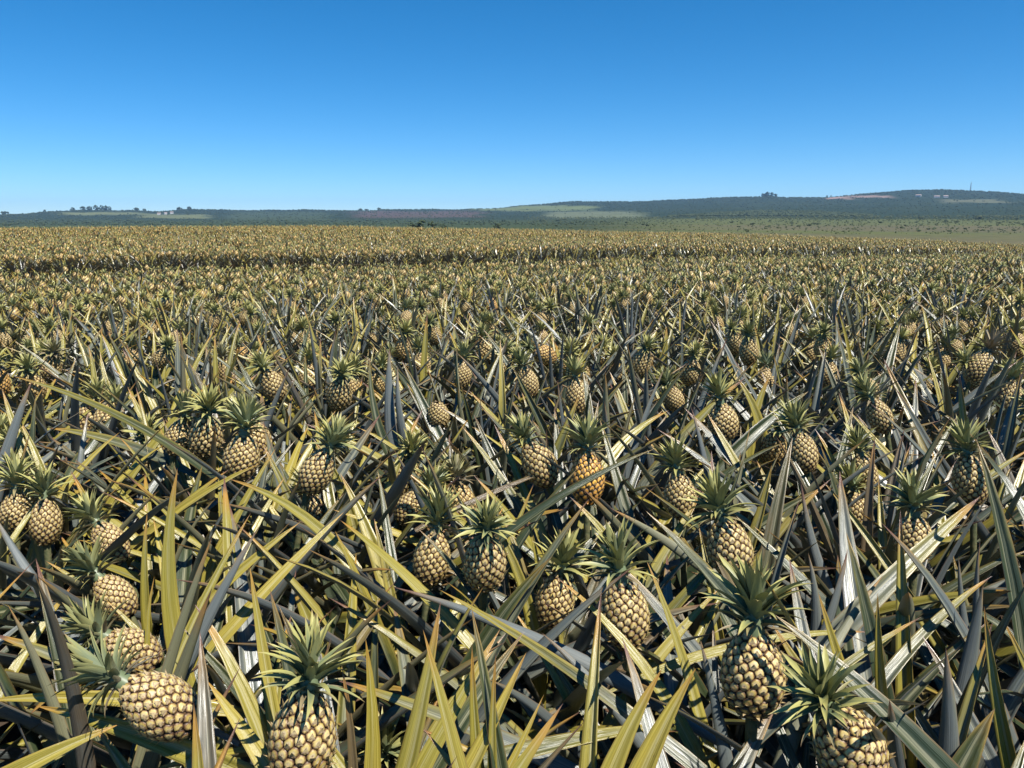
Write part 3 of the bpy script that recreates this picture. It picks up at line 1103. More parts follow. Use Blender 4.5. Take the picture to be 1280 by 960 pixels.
# ------------------------------------------------------------------ leaves surveyed in the foreground
# base x, y, height of that point, tip x, y, forward reach in m, width px, kind
HERO = [
    (218, 800, .60, 222, 585, .10, 20, 'y'), (185, 778, .60, 184, 640, .06, 13, 'y'), (184, 811, .62, 193, 720, .04, 9, 'y'),
    (215, 838, .60, 314, 640, .20, 14, 'y'), (340, 885, .62, 312, 707, .10, 18, 'y'), (280, 732, .62, 376, 652, .12, 13, 'y'),
    (330, 742, .62, 430, 640, .18, 13, 'y'), (268, 952, .66, 44, 882, .10, 22, 'y'), (100, 872, .66, -20, 876, .0, 16, 'y'),
    (85, 827, .66, -12, 792, .06, 17, 'w'), (335, 962, .68, 258, 850, .10, 22, 'y'), (432, 962, .70, 366, 876, .08, 20, 'o'),
    (464, 962, .70, 457, 798, .03, 22, 'y'), (442, 962, .70, 427, 830, .03, 14, 'r'), (509, 962, .68, 551, 751, .12, 25, 'y'),
    (526, 962, .68, 626, 785, .14, 22, 'y'), (597, 952, .70, 590, 805, .04, 18, 'y'), (590, 962, .70, 658, 815, .10, 26, 'y'),
    (616, 962, .70, 620, 815, .05, 14, 'y'), (647, 962, .72, 704, 879, .06, 25, 'y'), (643, 946, .68, 680, 868, .05, 14, 'y'),
    (735, 830, .66, 489, 733, .16, 15, 'b'), (797, 902, .66, 549, 737, .22, 15, 'w'), (765, 880, .66, 676, 790, .08, 18, 'b'),
    (615, 787, .62, 690, 695, .04, 22, 'd'), (600, 757, .62, 522, 660, .05, 14, 'd'), (765, 962, .70, 828, 835, .06, 30, 'y'),
    (805, 962, .72, 870, 835, .05, 35, 'y'), (830, 874, .64, 694, 720, .16, 18, 'y'), (855, 832, .64, 808, 700, .10, 15, 'y'),
    (650, 722, .64, 610, 640, .08, 14, 'y'), (672, 702, .66, 658, 640, .05, 9, 'y'), (1048, 827, .66, 1023, 741, .04, 18, 'y'),
    (1102, 850, .66, 1097, 741, .05, 17, 'y'), (1048, 797, .66, 1104, 719, .10, 16, 'c'), (1172, 962, .72, 968, 768, .16, 28, 'd'),
    (1186, 954, .66, 1182, 808, .03, 24, 'b'), (1209, 840, .62, 1229, 730, .03, 22, 'b'), (1220, 782, .62, 1225, 674, .03, 11, 'b'),
    (1206, 782, .62, 1198, 694, .03, 12, 'b'), (1256, 920, .66, 1230, 757, .08, 20, 'y'), (1285, 840, .68, 1250, 768, .05, 14, 'y'),
    (1058, 832, .68, 1152, 771, .06, 12, 'g'), (1090, 747, .66, 1226, 620, .18, 22, 'g'), (1200, 960, .66, 1244, 885, .03, 40, 'd'),
    (903, 922, .64, 874, 795, .05, 18, 'b'), (1001, 837, .64, 964, 778, .05, 20, 'y'), (430, 617, .62, 391, 548, .05, 14, 'y'),
    (405, 667, .66, 285, 598, .14, 14, 'y'), (7, 570, .66, 40, 476, .10, 12, 'b'), (262, 590, .66, 15, 470, .40, 9, 'g'),
    (160, 558, .66, 60, 535, .10, 11, 'g'), (465, 677, .64, 425, 591, .10, 18, 'y'), (505, 722, .66, 425, 650, .14, 15, 'y'),
    (761, 577, .66, 836, 513, .20, 14, 'y'), (706, 620, .84, 818, 561, .06, 12, 'd'), (617, 616, .68, 707, 581, .10, 7, 'r'),
    (694, 573, .64, 724, 494, .10, 14, 'g'), (627, 600, .64, 576, 531, .12, 10, 'w'), (489, 547, .60, 487, 434, .10, 13, 'b'),
    (505, 550, .60, 497, 457, .08, 11, 'b'), (478, 548, .60, 462, 448, .10, 11, 'd'), (855, 692, .66, 760, 634, .14, 12, 'c'),
    (650, 647, .66, 667, 605, .04, 10, 'y'), (947, 523, .64, 920, 470, .08, 12, 'y'), (944, 516, .64, 962, 470, .06, 12, 'y'),
    (937, 546, .66, 1011, 489, .14, 14, 'd'), (947, 657, .62, 965, 581, .06, 15, 'w'), (1110, 707, .66, 1028, 600, .20, 10, 'y'),
    (1085, 657, .62, 1094, 545, .08, 12, 'r'), (1020, 692, .60, 1001, 602, .06, 12, 'b'), (998, 722, .64, 920, 645, .12, 14, 'd'),
    (1112, 570, .66, 1058, 510, .10, 9, 'y'), (1180, 640, .66, 1290, 560, .22, 10, 'g'),
    (830, 445, .60, 833, 408, .05, 8, 'o'), (120, 490, .64, 110, 430, .10, 9, 'y'), (137, 492, .64, 125, 440, .10, 8, 'g'),
    (20, 690, .66, -10, 640, .05, 12, 'b'), (560, 900, .64, 420, 850, .10, 18, 'g'), (700, 930, .66, 850, 905, .05, 20, 'g'),
    (840, 800, .62, 900, 735, .08, 14, 'y'), (870, 730, .64, 930, 660, .10, 14, 'g'), (30, 960, .68, 150, 905, .06, 22, 'y'),
    (1150, 800, .66, 1240, 720, .12, 14, 'g'), (1020, 760, .62, 1010, 690, .05, 14, 'b'), (1040, 765, .62, 1060, 685, .05, 13, 'b'),
    (960, 800, .66, 1090, 790, .05, 10, 'o'), (300, 640, .64, 345, 560, .10, 11, 'y'), (90, 600, .64, 150, 540, .12, 10, 'y'),
]
HSPOTS = []
BASES = np.array([p['base'] for p in plants])
KIND = {'y': (.85, 0, 1), 'g': (.35, 0, 1), 'b': (.05, 0, -1), 'd': (-.15, 0, 1), 'w': (.30, .0, 1), 'c': (.65, .0, -1), 'r': (.2, .95, 1), 'o': (1.0, .12, 1)}
for h in HERO:
    bx, by, bz, tx, ty, reach, wpx, kd = h
    B = at_height(bx, by, bz)
    r = ray(tx, ty)
    hr = (B[1] + reach) / r[1]
    Tp = CAM_P + r * hr
    dirn = Tp - B
    dirn /= np.linalg.norm(dirn)
    # the plant whose heart lies best in line behind the visible blade
    want = B - dirn * .30
    score = np.hypot(BASES[:, 0] - want[0], BASES[:, 1] - want[1])
    k = int(np.argmin(score))
    root = BASES[k].copy()
    root[2] += .16
    if score[k] > .40:
        root = want.copy()
    floating = False
    b0 = (B - root) / max(1e-6, np.linalg.norm(B - root))
    if float(b0 @ dirn) < .80:            # keep blades stiff
        floating = True
        root = B - .44 * (.75 * dirn + .25 * b0)
        root[2] = max(root[2], BASES[k][2] + .05)
    # curve through root, B, Tp
    c0, c1 = np.linalg.norm(B - root), np.linalg.norm(Tp - B)
    tb = c0 / (c0 + c1)
    ctrl = (B - (1 - tb) ** 2 * root - tb ** 2 * Tp) / (2 * tb * (1 - tb))
    t = np.linspace(0, 1, 15)[:, None]
    line = (1 - t) ** 2 * root + 2 * t * (1 - t) * ctrl + t ** 2 * Tp
    T = np.gradient(line, axis=0)
    T /= np.linalg.norm(T, axis=1, keepdims=True)
    yel, dry, face = KIND[kd]
    view = CAM_P - line
    view /= np.linalg.norm(view, axis=1, keepdims=True)
    N = view - T * np.sum(view * T, 1, keepdims=True)
    up = np.array([0, 0, 1.0]) - T * T[:, 2:3]
    N = N * (1.0 if face > 0 else -1.0)
    if face > 0:
        N = N / np.linalg.norm(N, axis=1, keepdims=True) + up * .5
    N /= np.linalg.norm(N, axis=1, keepdims=True)
    rg = random.Random(hash((bx, by)) % 9973)
    N = roll(line, N, rg.uniform(-.45, .45))
    dep = float((B - CAM_P) @ CAM_F)
    hw = .5 * wpx * dep / FPX * (1.75 if by > 930 else 1.5)
    v = t[:, 0]
    verts, F, uu, vv, side = leaf_sheet(line - BASES[k], N, hw * width_profile(v, .25 if floating else .8), rg.uniform(.35, .8) if face > 0 else rg.uniform(.12, .34))
    g = Geo()
    g.add(verts, F, u=uu, v=vv, side=side)
    for tt in (.15, .4, .65, .88):
        q = B + (Tp - B) * tt
        qx, qy, qz = project(q)
        HSPOTS.append((float(qx), float(qy), wpx * .7, wpx * .7, float(qz)))
    plants[k].setdefault('hero', []).append((g, (rg.random() * (.5 if kd in 'yd' else 1), yel, dry, 1)))

# ------------------------------------------------------------------ joined plants for the middle distance
def plant_geo(seed, n_leaves, nseg, across, fruiting, fold=.5, yel=.45, wide=1.0):
    rg = random.Random(seed)
    g = Geo()
    for cl, az, L, wf, z0, r0, t in rosette(n_leaves, fruiting, rg):
        inc, ben = CLASSES[cl]
        P, N = arch_line(nseg, R(inc + rg.uniform(-5, 5)), R(ben * rg.uniform(.2, 1.3)), rg.uniform(-.12, .12), 1.0, 1.8)
        v = np.linspace(0, 1, nseg)
        N = roll(P, N, rg.uniform(-.5, .5) * v)
        if across == 1:
            continue
        verts, F, uu, vv, side = leaf_sheet(P, N, .0300 * wide * width_profile(v), fold, False, across)
        M = Matrix.Rotation(az, 4, 'Z') @ Matrix.Translation((r0, 0, z0)) @ Matrix.Diagonal((L, L * wf, L, 1))
        M = np.array(M)
        verts = verts @ M[:3, :3].T + M[:3, 3]
        g.add(verts, F, 0, u=uu, v=vv, rnd=rg.random(), yel=leaf_yellow(rg, yel - (.32 if t < .42 else 0)), dry=max(0, rg.uniform(-.9, .45) + (.45 if t < .25 else 0)))  # low outer leaves less yellow: shade under the canopy put into the colour
    return g


MID = {}
for fr in (True, False):
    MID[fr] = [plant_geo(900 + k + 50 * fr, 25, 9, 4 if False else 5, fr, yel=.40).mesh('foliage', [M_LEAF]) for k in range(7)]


# ------------------------------------------------------------------ build the plants
def yellow_bias(px):
    return float(np.interp(px, [0, 350, 640, 900, 1280], [.56, .52, .42, .26, .20]))


def blocked(pts, own_dep=None):
    px, py, dep = project(pts)
    return 2 * blocked_by(SPOTS, px, py, dep, 1.0) + blocked_by(HSPOTS, px, py, dep, 1.0)


def blocked_by(SPOTS, px, py, dep, k):
    ok = dep > .1
    dx = (px[:, None] - SPOTS[None, :, 0]) / SPOTS[None, :, 2]
    dy = (py[:, None] - SPOTS[None, :, 1]) / SPOTS[None, :, 3]
    hit = (dx * dx + dy * dy < 1.0) & (dep[:, None] < SPOTS[None, :, 4] + .02) & ok[:, None]
    return int(hit.sum())


HSPOTS = np.array(HSPOTS)
GROUP = 'pineapple plants growing in the field'
for idx, p in enumerate(plants):
    rg = random.Random(3000 + idx)
    base = p['base']
    o = empty('pineapple_plant', tuple(base))
    p['obj'] = o
    pxb = float(project(base + np.array([0, 0, .8]))[0])
    yb = yellow_bias(pxb)
    p['yel'] = yb + rg.uniform(-.12, .12)
    d = math.hypot(base[0], base[1])
    individual = d < 4.7 or (p['key'] is not None and d < 5.2)
    p['near'] = individual
    if individual:
        lean = Matrix.Rotation(R(rg.gauss(0, 9)), 4, 'X') @ Matrix.Rotation(R(rg.gauss(0, 9)), 4, 'Y')
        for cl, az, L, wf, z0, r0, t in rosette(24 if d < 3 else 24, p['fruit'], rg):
            best = None
            for tr in range(7):
                me, line = POOL[cl][rg.randrange(5)]
                M = lean @ Matrix.Rotation(az, 4, 'Z') @ Matrix.Translation((r0, 0, z0)) @ Matrix.Diagonal((L, L * wf, L, 1))
                Mn = np.array(M)
                pts = line @ Mn[:3, :3].T + Mn[:3, 3] + base
                # nothing may stand closer to the lens than arm's length
                hits = blocked(pts)
                cdist = np.linalg.norm(pts - CAM_P, axis=1).min()
                if cdist < .42: hits += 50
                if best is None or hits < best[0]:
                    best = (hits, me, M)
                if hits == 0: break
                az += rg.uniform(.25, .9) * rg.choice((-1, 1))
                cl = min(7, cl + (tr % 2))
            if best[0] > 2 and not (best[0] <= 4 and rg.random() < .3):
                continue
            dry = .0 if rg.random() > .14 else rg.uniform(.35, .8)
            if t < .2: dry += .3
            child('leaf', best[1], o, best[2], (rg.random(), leaf_yellow(rg, p['yel'] - (.32 if t < .42 else 0)), dry, 1))  # outer leaves lie low, so their yellow is cut to paint in canopy shade
    else:
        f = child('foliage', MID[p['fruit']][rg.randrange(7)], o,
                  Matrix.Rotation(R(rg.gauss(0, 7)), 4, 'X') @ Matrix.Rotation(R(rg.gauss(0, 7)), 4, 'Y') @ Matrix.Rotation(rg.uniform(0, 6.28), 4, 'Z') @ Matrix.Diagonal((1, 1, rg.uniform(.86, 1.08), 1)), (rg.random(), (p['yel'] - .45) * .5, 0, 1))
        f['kind'] = 'stuff'
    for g, colr in p.get('hero', []):
        child('leaf', g.mesh('leaf', [M_LEAF]), o, None, colr)
    if p['fruit']:
        if p['key'] is not None:
            add_fruit(o, base, p['P'], p['axis'], p['s'], rg, p['ripe'], split_crown=p['dep'] < 2.9, split_eyes=p['dep'] < 1.95,
                      crown=p['opt'] != 'nocrown', crown_s=1.1 if p['opt'] == 'drycrown' else min(1.25, max(.9, p['gap'] * 1.05)), crown_yel=rg.uniform(-.1, .3), crown_dry=1.1 if p['opt'] == 'drycrown' else 0)
        else:
            s = rg.uniform(.82, 1.12)
            tilt = Vector((rg.gauss(0, .22), rg.gauss(0, .22), 1)).normalized()
            zc = (.52 if d < 3 else .58) + rg.uniform(-.10, .09)
            c = base + np.array([tilt.x * .3, tilt.y * .3, zc])
            add_fruit(o, base, c, tilt, s, rg, .7 if rg.random() < .03 else rg.random() * .12, crown_yel=rg.uniform(-.1, .4), crown_dry=.6 if rg.random() < .06 else 0)

# labels: surveyed plants have their own, the others are named from the surveyed plant they stand next to
anchors = [p for p in plants if p['key'] is not None]
AB = np.array([p['base'][:2] for p in anchors])
sect = ['behind', 'behind and slightly right of', 'behind and right of', 'right and slightly behind', 'right of', 'right and slightly before', 'before and right of',
        'before and slightly right of', 'before', 'before and slightly left of', 'before and left of', 'left and slightly before', 'left of', 'left and slightly behind',
        'behind and left of', 'behind and slightly left of']
ordinal = ['', 'second ', 'third ', 'fourth ', 'fifth ', 'sixth ', 'seventh ', 'eighth ', 'ninth ', 'tenth ', 'eleventh ', 'twelfth ', 'thirteenth ', 'fourteenth ', 'fifteenth ', 'sixteenth ', 'seventeenth ', 'eighteenth ', 'nineteenth ', 'twentieth ']
buckets = {}
for p in plants:
    tagk = dict(cat='pineapple plant', group=GROUP)
    if p['key'] is not None:
        tag(p['obj'], p['label'], **tagk)
        continue
    q = p['base'][:2]
    dd = np.hypot(*(AB - q).T)
    k = int(np.argmin(dd))
    v = q - AB[k]
    si = int(round(math.degrees(math.atan2(v[0], v[1])) / 22.5)) % 16
    buckets.setdefault((k, si), []).append((float(dd[k]), p))
for (k, si), lst in buckets.items():
    lst.sort(key=lambda t: t[0])
    for n, (dd, p) in enumerate(lst):
        look = 'fruiting plant' if p['fruit'] else 'leafy plant'
        w = ordinal[n] if n < len(ordinal) else 'far '
        tag(p['obj'], f"{w}{look} {sect[si]} {anchors[k]['anchor']}".strip(), 'pineapple plant', GROUP)

# ------------------------------------------------------------------ the rest of the field: one object
def low_plant(seed, n_leaves, nseg, across, fruit_n, crown_n, wide, yel):
    rg = random.Random(seed)
    g = plant_geo(seed, n_leaves, nseg, across, True, .5, yel, wide)
    s = rg.uniform(.8, 1.02)
    ax = Vector((rg.gauss(0, .2), rg.gauss(0, .2), 1)).normalized()
    loc = Vector((ax.x * .3, ax.y * .3, rg.uniform(.57, .71)))
    M = np.array(Matrix.Translation(loc) @ frame_z(ax) @ Matrix.Scale(s, 4))
    nu, nv = fruit_n
    if nu:
        r_, z_ = fruit_profile(nv)
        r_ = r_ * .97
        vv = np.array([(r_[b] * math.cos(6.2832 * a / nu), r_[b] * math.sin(6.2832 * a / nu), z_[b]) for a in range(nu) for b in range(nv)])
        ff = [(a * nv + b, ((a + 1) % nu) * nv + b, ((a + 1) % nu) * nv + b + 1, a * nv + b + 1) for a in range(nu) for b in range(nv - 1)]
        bump = np.array([1 if (k_ % nv + k_ // nv) % 2 else 0 for k_ in range(len(vv))])
        vv = vv * (1 + .10 * (bump - .5) + np.array([rg.uniform(-.03, .03) for _ in vv]))[:, None]
        g.add(vv @ M[:3, :3].T + M[:3, 3], ff, 2, e=1.02 - .62 * bump + np.array([rg.uniform(-.12, .12) for _ in vv]), rnd=rg.random())
    for i in range(crown_n):
        t = i / max(1, crown_n - 1)
        P, N = arch_line(4, R(75 * (1 - t) + 5), R(45 * (1 - t) + 6), 0, 1, 1.3)
        v = np.linspace(0, 1, 4)
        verts, F, uu, vv, side = leaf_sheet(P, N, .15 * np.power(1 - v ** 1.7, .9) + .003, .5, False, 2 if crown_n < 12 else 3)
        L = .07 + .05 * math.sin(math.pi * min(1, .2 + .7 * t))
        Mc = M @ np.array(Matrix.Translation((0, 0, FH * .5)) @ Matrix.Rotation(i * 2.4, 4, 'Z') @ Matrix.Translation((.008, 0, .03 * t)) @ Matrix.Scale(L, 4))
        g.add(verts @ Mc[:3, :3].T + Mc[:3, 3], F, 1, u=uu, v=vv, rnd=rg.random(), dry=max(0, .5 - t), yel=rg.uniform(0, .4))
    return g.arrays()


spots = []
for d, x, y in left_over:
    az = math.degrees(math.atan2(x, y))
    if abs(az) < 41 or d < 3.2:
        spots.append((d, x, y))
ang = R(40)
for a in range(-160, 330):
    for b in range(-120, 330):
        q = row_e * (a * .47) + row_n * (b * .5) + RNG.uniform(-.16, .16, 2)
        d = math.hypot(*q)
        if d <= 30 or d > 82 or q[1] < 0 or abs(math.atan2(q[0], q[1])) > ang:
            continue
        if d > 46 and RNG.random() > .62:
            continue
        p_ = across_rows(q[0], q[1])
        if 20.5 < p_ < 23.1:
            continue
        spots.append((d, q[0], q[1]))
spots = np.array(spots)
LODS = [
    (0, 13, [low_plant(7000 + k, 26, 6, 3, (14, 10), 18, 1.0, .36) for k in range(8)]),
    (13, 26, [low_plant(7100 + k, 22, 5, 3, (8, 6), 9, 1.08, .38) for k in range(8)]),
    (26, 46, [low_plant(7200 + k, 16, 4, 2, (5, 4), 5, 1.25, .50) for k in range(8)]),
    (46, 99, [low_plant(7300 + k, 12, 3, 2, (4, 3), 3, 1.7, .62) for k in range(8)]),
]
VV, TT, MM, AT, off = [], [], [], {k: [] for k in ('u', 'v', 'rnd', 'yel', 'dry', 'e')}, 0
for lo, hi, variants in LODS:
    sel = spots[(spots[:, 0] >= lo) & (spots[:, 0] < hi)]
    pick = RNG.integers(0, len(variants), len(sel))
    for k, (v, t, m, at) in enumerate(variants):
        pts = sel[pick == k]
        n = len(pts)
        if n == 0: continue
        a = RNG.uniform(0, 6.283, n)
        sc = RNG.uniform(.88, 1.08, n)
        ca, sa = np.cos(a) * sc, np.sin(a) * sc
        X = v[None, :, 0] * ca[:, None] - v[None, :, 1] * sa[:, None] + pts[:, 1:2]
        Y = v[None, :, 0] * sa[:, None] + v[None, :, 1] * ca[:, None] + pts[:, 2:3]
        Z = v[None, :, 2] * sc[:, None] + field_z(pts[:, 1], pts[:, 2])[:, None]
        VV.append(np.stack([X, Y, Z], -1).reshape(-1, 3))
        nv = len(v)
        TT.append((t[None] + (np.arange(n) * nv)[:, None, None]).reshape(-1, 3) + off)
        MM.append(np.tile(m, n))
        pr = RNG.random(n)
        bias = np.interp(project(np.stack([pts[:, 1], pts[:, 2], np.full(n, .8)], 1))[0], [0, 350, 640, 900, 1280], [.06, .04, .0, -.10, -.12])
        far = smooth(14, 30, pts[:, 0]) * .25
        pp_ = across_rows(pts[:, 1], pts[:, 2])
        edge = np.where((pp_ > 23.0) & (pp_ < 24.0), .5, np.where((pp_ > 19.6) & (pp_ < 20.6), .25, 0)) * RNG.uniform(.4, 1.2, n)
        for key in AT:
            val = np.tile(at.get(key, np.zeros(nv)), (n, 1))
            if key == 'rnd': val = (val + pr[:, None]) % 1.0
            if key == 'yel': val = val + bias[:, None] + far[:, None]
            if key == 'dry': val = val + np.where(at['v'] < .93, 1, .6)[None] * edge[:, None] * (at['v'] > 0)[None]
            AT[key].append(val.ravel())
        off += n * nv
rest = big_mesh('pineapple_field', np.concatenate(VV), np.concatenate(TT), [M_LEAF, M_CROWN, M_FRUIT], np.concatenate(MM), {k: np.concatenate(x) for k, x in AT.items()})
ro = link(bpy.data.objects.new('pineapple_field', rest))
ro.color = (0, 0, 0, 1)
tag(ro, 'dense rows of pineapple plants stretching away to the field crest', 'pineapple field', kind='stuff')
print('individual plants to', round(D_IND, 2), 'm; rest', len(spots), 'plants,', len(rest.polygons), 'tris')

# ------------------------------------------------------------------ trees, shrubs, bush on the hills
def clump(rg, c, r, squash=.8):
    """one irregular leaf clump: a lumpy 20-face ball"""
    ph = (1 + 5 ** .5) / 2
    v = np.array([(-1, ph, 0), (1, ph, 0), (-1, -ph, 0), (1, -ph, 0), (0, -1, ph), (0, 1, ph), (0, -1, -ph), (0, 1, -ph), (ph, 0, -1), (ph, 0, 1), (-ph, 0, -1), (-ph, 0, 1)]) / 1.902
    f = [(0, 11, 5), (0, 5, 1), (0, 1, 7), (0, 7, 10), (0, 10, 11), (1, 5, 9), (5, 11, 4), (11, 10, 2), (10, 7, 6), (7, 1, 8), (3, 9, 4), (3, 4, 2), (3, 2, 6), (3, 6, 8), (3, 8, 9), (4, 9, 5), (2, 4, 11), (6, 2, 10), (8, 6, 7), (9, 8, 1)]
    k = np.array([rg.uniform(.6, 1.3) for _ in v])
    return v * k[:, None] * r * np.array([1, 1, squash]) + np.array(c), f


def tree_meshes(seed, h, w):
    rg = random.Random(seed)
    tr = tube([(0, 0, -.3), (.04 * w, 0, h * .25), (0, .03 * w, h * .5), (.02 * w, 0, h * .72)], [w * .055, w * .045, w * .035, w * .015])
    for k in range(3):
        a = rg.uniform(0, 6.28)
        p0 = np.array([0, 0, h * rg.uniform(.3, .45)])
        p1 = p0 + np.array([math.cos(a) * w * .3, math.sin(a) * w * .3, h * .25])
        b = tube([p0, (p0 + p1) / 2 + [0, 0, .03 * h], p1], [w * .028, w * .02, w * .01], 5)
        tr.merge(b, np.eye(4))
    cr = Geo()
    for k in range(34):
        a, rr, zz = rg.uniform(0, 6.28), math.sqrt(rg.random()) * w * .44, rg.uniform(-1, 1)
        rad = math.sqrt(max(0.05, 1 - zz * zz))
        v, f = clump(rg, (math.cos(a) * rr * rad, math.sin(a) * rr * rad, h * .52 + zz * h * .42), w * rg.uniform(.08, .16))
        cr.add(v, f, rnd=rg.random())
    return tr.mesh('trunk', [M_BARK]), cr.mesh('crown', [M_BUSH], False)


def shrub_mesh(seed):
    rg = random.Random(seed)
    g = Geo()
    for k in range(16):
        a, rr = rg.uniform(0, 6.28), math.sqrt(rg.random()) * .45
        v, f = clump(rg, (math.cos(a) * rr, math.sin(a) * rr, rg.uniform(.12, .55)), rg.uniform(.12, .26))
        g.add(v, f, rnd=rg.random())
    return g.mesh('shrub', [M_SCRUB], False)


SHRUBS = [shrub_mesh(60 + k) for k in range(6)]


def on_ridge(px, d):
    az = math.atan((px - 640) / FPX * cp)
    x, y = d * math.sin(az), d * math.cos(az)
    return x, y, float(terrain_z(x, y))


def place_tree(px, d, h, w, label, group, seed):
    x, y, z = on_ridge(px, d)
    o = empty('tree', (x, y, z - .12 * h))
    tm, cm = tree_meshes(seed, h, w)
    child('trunk', tm, o)
    child('crown', cm, o, None, (random.random() * .4, 0, 0, 1))
    tag(o, label, 'tree', group)


G1 = 'trees behind the field crest'
for k, (px, d, h, w, lab) in enumerate([
        (516, 400, 5.2, 5.5, 'dark spreading tree at one end of the small clump beyond the field crest'),
        (527, 400, 6.2, 6.5, 'tallest dark tree in the small clump beyond the field crest'),
        (541, 405, 5.6, 5.5, 'dark round tree beside the tallest one of the small clump'),
        (553, 410, 4.3, 4.5, 'low dark tree at the thin end of the small clump'),
        (622, 420, 4.4, 5.0, 'single low dark tree standing alone beyond the field crest')]):
    place_tree(px, d, h, w, lab, G1, 20 + k)
G2 = 'trees on the far ridge'
ordw = ['first '] + ordinal[1:]
for k, (px, h, w) in enumerate([(8, 14, 30), (58, 10, 14), (93, 15, 22), (106, 18, 24), (114, 20, 24), (122, 23, 26), (129, 24, 26), (135, 24, 22), (139, 22, 16), (172, 14, 24), (182, 11, 16), (226, 12, 26), (238, 13, 24), (451, 12, 26), (459, 10, 20), (474, 13, 22)]):
    place_tree(px, D_RIDGE - 20, h, w, f'{ordw[k]}dark tree on the far low ridge, counted from the left end', G2, 40 + k)
G3 = 'trees on the right hilltop'
for k, (px, h, w) in enumerate([(952, 15, 22), (957, 20, 24), (962, 19, 22), (967, 14, 18)]):
    place_tree(px, D_RIDGE - 20, h, w, 'dark tree of the small grove crowning the hill', G3, 70 + k)
place_tree(1031, D_RIDGE - 60, 13, 9, 'narrow dark tree standing above the pink bare earth scar', 'trees at the earth scar', 81)
place_tree(1036, D_RIDGE - 60, 12, 8, 'narrow dark tree standing above the pink bare earth scar', 'trees at the earth scar', 82)

rgs = random.Random(77)
listed = [(1012, 282.5, 1.5), (940, 281, 1.4), (958, 284, .9), (1100, 279, 1.3), (1182, 278, 1.6), (1222, 274, 1.8), (1160, 287, 1.2), (1207, 287, 1.1), (1268, 289, 1.0), (1018, 280, 1.0), (752, 277.5, 1.0), (696, 283, 1.3), (805, 281.5, 1.2), (782, 282, 1.0), (914, 278.5, 1.2)]
spot_list = listed + [(rgs.uniform(700, 1278), rgs.uniform(273, 290), rgs.uniform(.5, 1.3)) for _ in range(75)]
for px, py, k in spot_list:
    x, y, z, d = terrain_at(px, py)
    if d > 3000: continue
    s_ = (2.7 * k) * d / FPX * rgs.uniform(.9, 1.2)
    o = link(bpy.data.objects.new('shrub', SHRUBS[rgs.randrange(6)]))
    o.location = (x, y, z - .1 * s_)
    o.scale = (s_ * 1.5, s_ * 1.2, s_ * 1.1)
    o.rotation_euler = (0, 0, rgs.uniform(0, 6.28))
    o.color = (rgs.random() * .4, 0, 0, 1)
    tag(o, 'small dark shrub dotting the grassy plain below the hills', 'shrub', 'shrubs on the plain below the hills')

# bush and wood that reads as one mass
rgb = random.Random(99)
BV, BT, BR, BM, off = [], [], [], [], 0


def add_clump(x, y, z, r, m=0):
    global off
    v, f = clump(rgb, (x, y, z + r * .45), r, .75)
    BV.append(v); BT.append(np.array(f) + off); BR.append(np.full(12, rgb.random() * .75)); BM.append(np.full(20, m)); off += 12


for _ in range(2600):          # the wooded spur in the middle distance, right
    px = rgb.uniform(835, 1090)
    top = np.interp(px, [835, 900, 950, 1000, 1040, 1090], [270, 265, 262.5, 263, 265, 268])
    x, y, z, d = terrain_at(px, rgb.uniform(top + 1.5, 270.5))
    add_clump(x, y, z, rgb.uniform(1.2, 2.6) * d / FPX * .8)
cl_ = []
for _ in range(10000):         # loose bush all over the hill sides
    px = rgb.uniform(-60, 1340)
    ry = np.interp(px, RIDGE_X, RIDGE_Y)
    py = ry + .3 + (rgb.random() ** 1.5) * (281 - ry)
    cl_.append(terrain_at(px, py))
opn = cover(np.array([q[:3] for q in cl_]))[1]
for (x, y, z, d), op_ in zip(cl_, opn):
    if rgb.random() > (op_ - .2) * 1.7:
        add_clump(x, y, z, rgb.uniform(.35, 1.0) * d / FPX)
for _ in range(3200):          # scrub thinning out over the plain
    px = rgb.uniform(660, 1330)
    top = 272.0 - .003 * (px - 660)
    x, y, z, d = terrain_at(px, top + (rgb.random() ** 2.2) * 22)
    if d < 2500:
        add_clump(x, y, z, rgb.uniform(.35, 1.2) * d / FPX, 1)
for px in np.arange(-80, 1360, .55):     # rough skyline
    if rgb.random() < .55:
        x, y, z = on_ridge(px, D_RIDGE - rgb.uniform(0, 60))
        add_clump(x, y, z - 1, rgb.uniform(2.0, 4.6))
for px in np.arange(-60, 760, .8):       # dark line of bush at the foot of the slope, just over the crest
    x, y, z, d = terrain_at(px + rgb.uniform(-2, 2), rgb.uniform(276, 282))
    if rgb.random() < .6:
        add_clump(x, y, z, rgb.uniform(.8, 1.9) * d / FPX)
bm_ = big_mesh('bushland', np.concatenate(BV), np.concatenate(BT), [M_BUSH, M_SCRUB], np.concatenate(BM), {'rnd': np.concatenate(BR)}, False)
bo = link(bpy.data.objects.new('bushland', bm_))
bo.color = (0, 0, 0, 1)
tag(bo, 'dark green bush and woodland covering the far hill sides', 'bushland', kind='stuff')

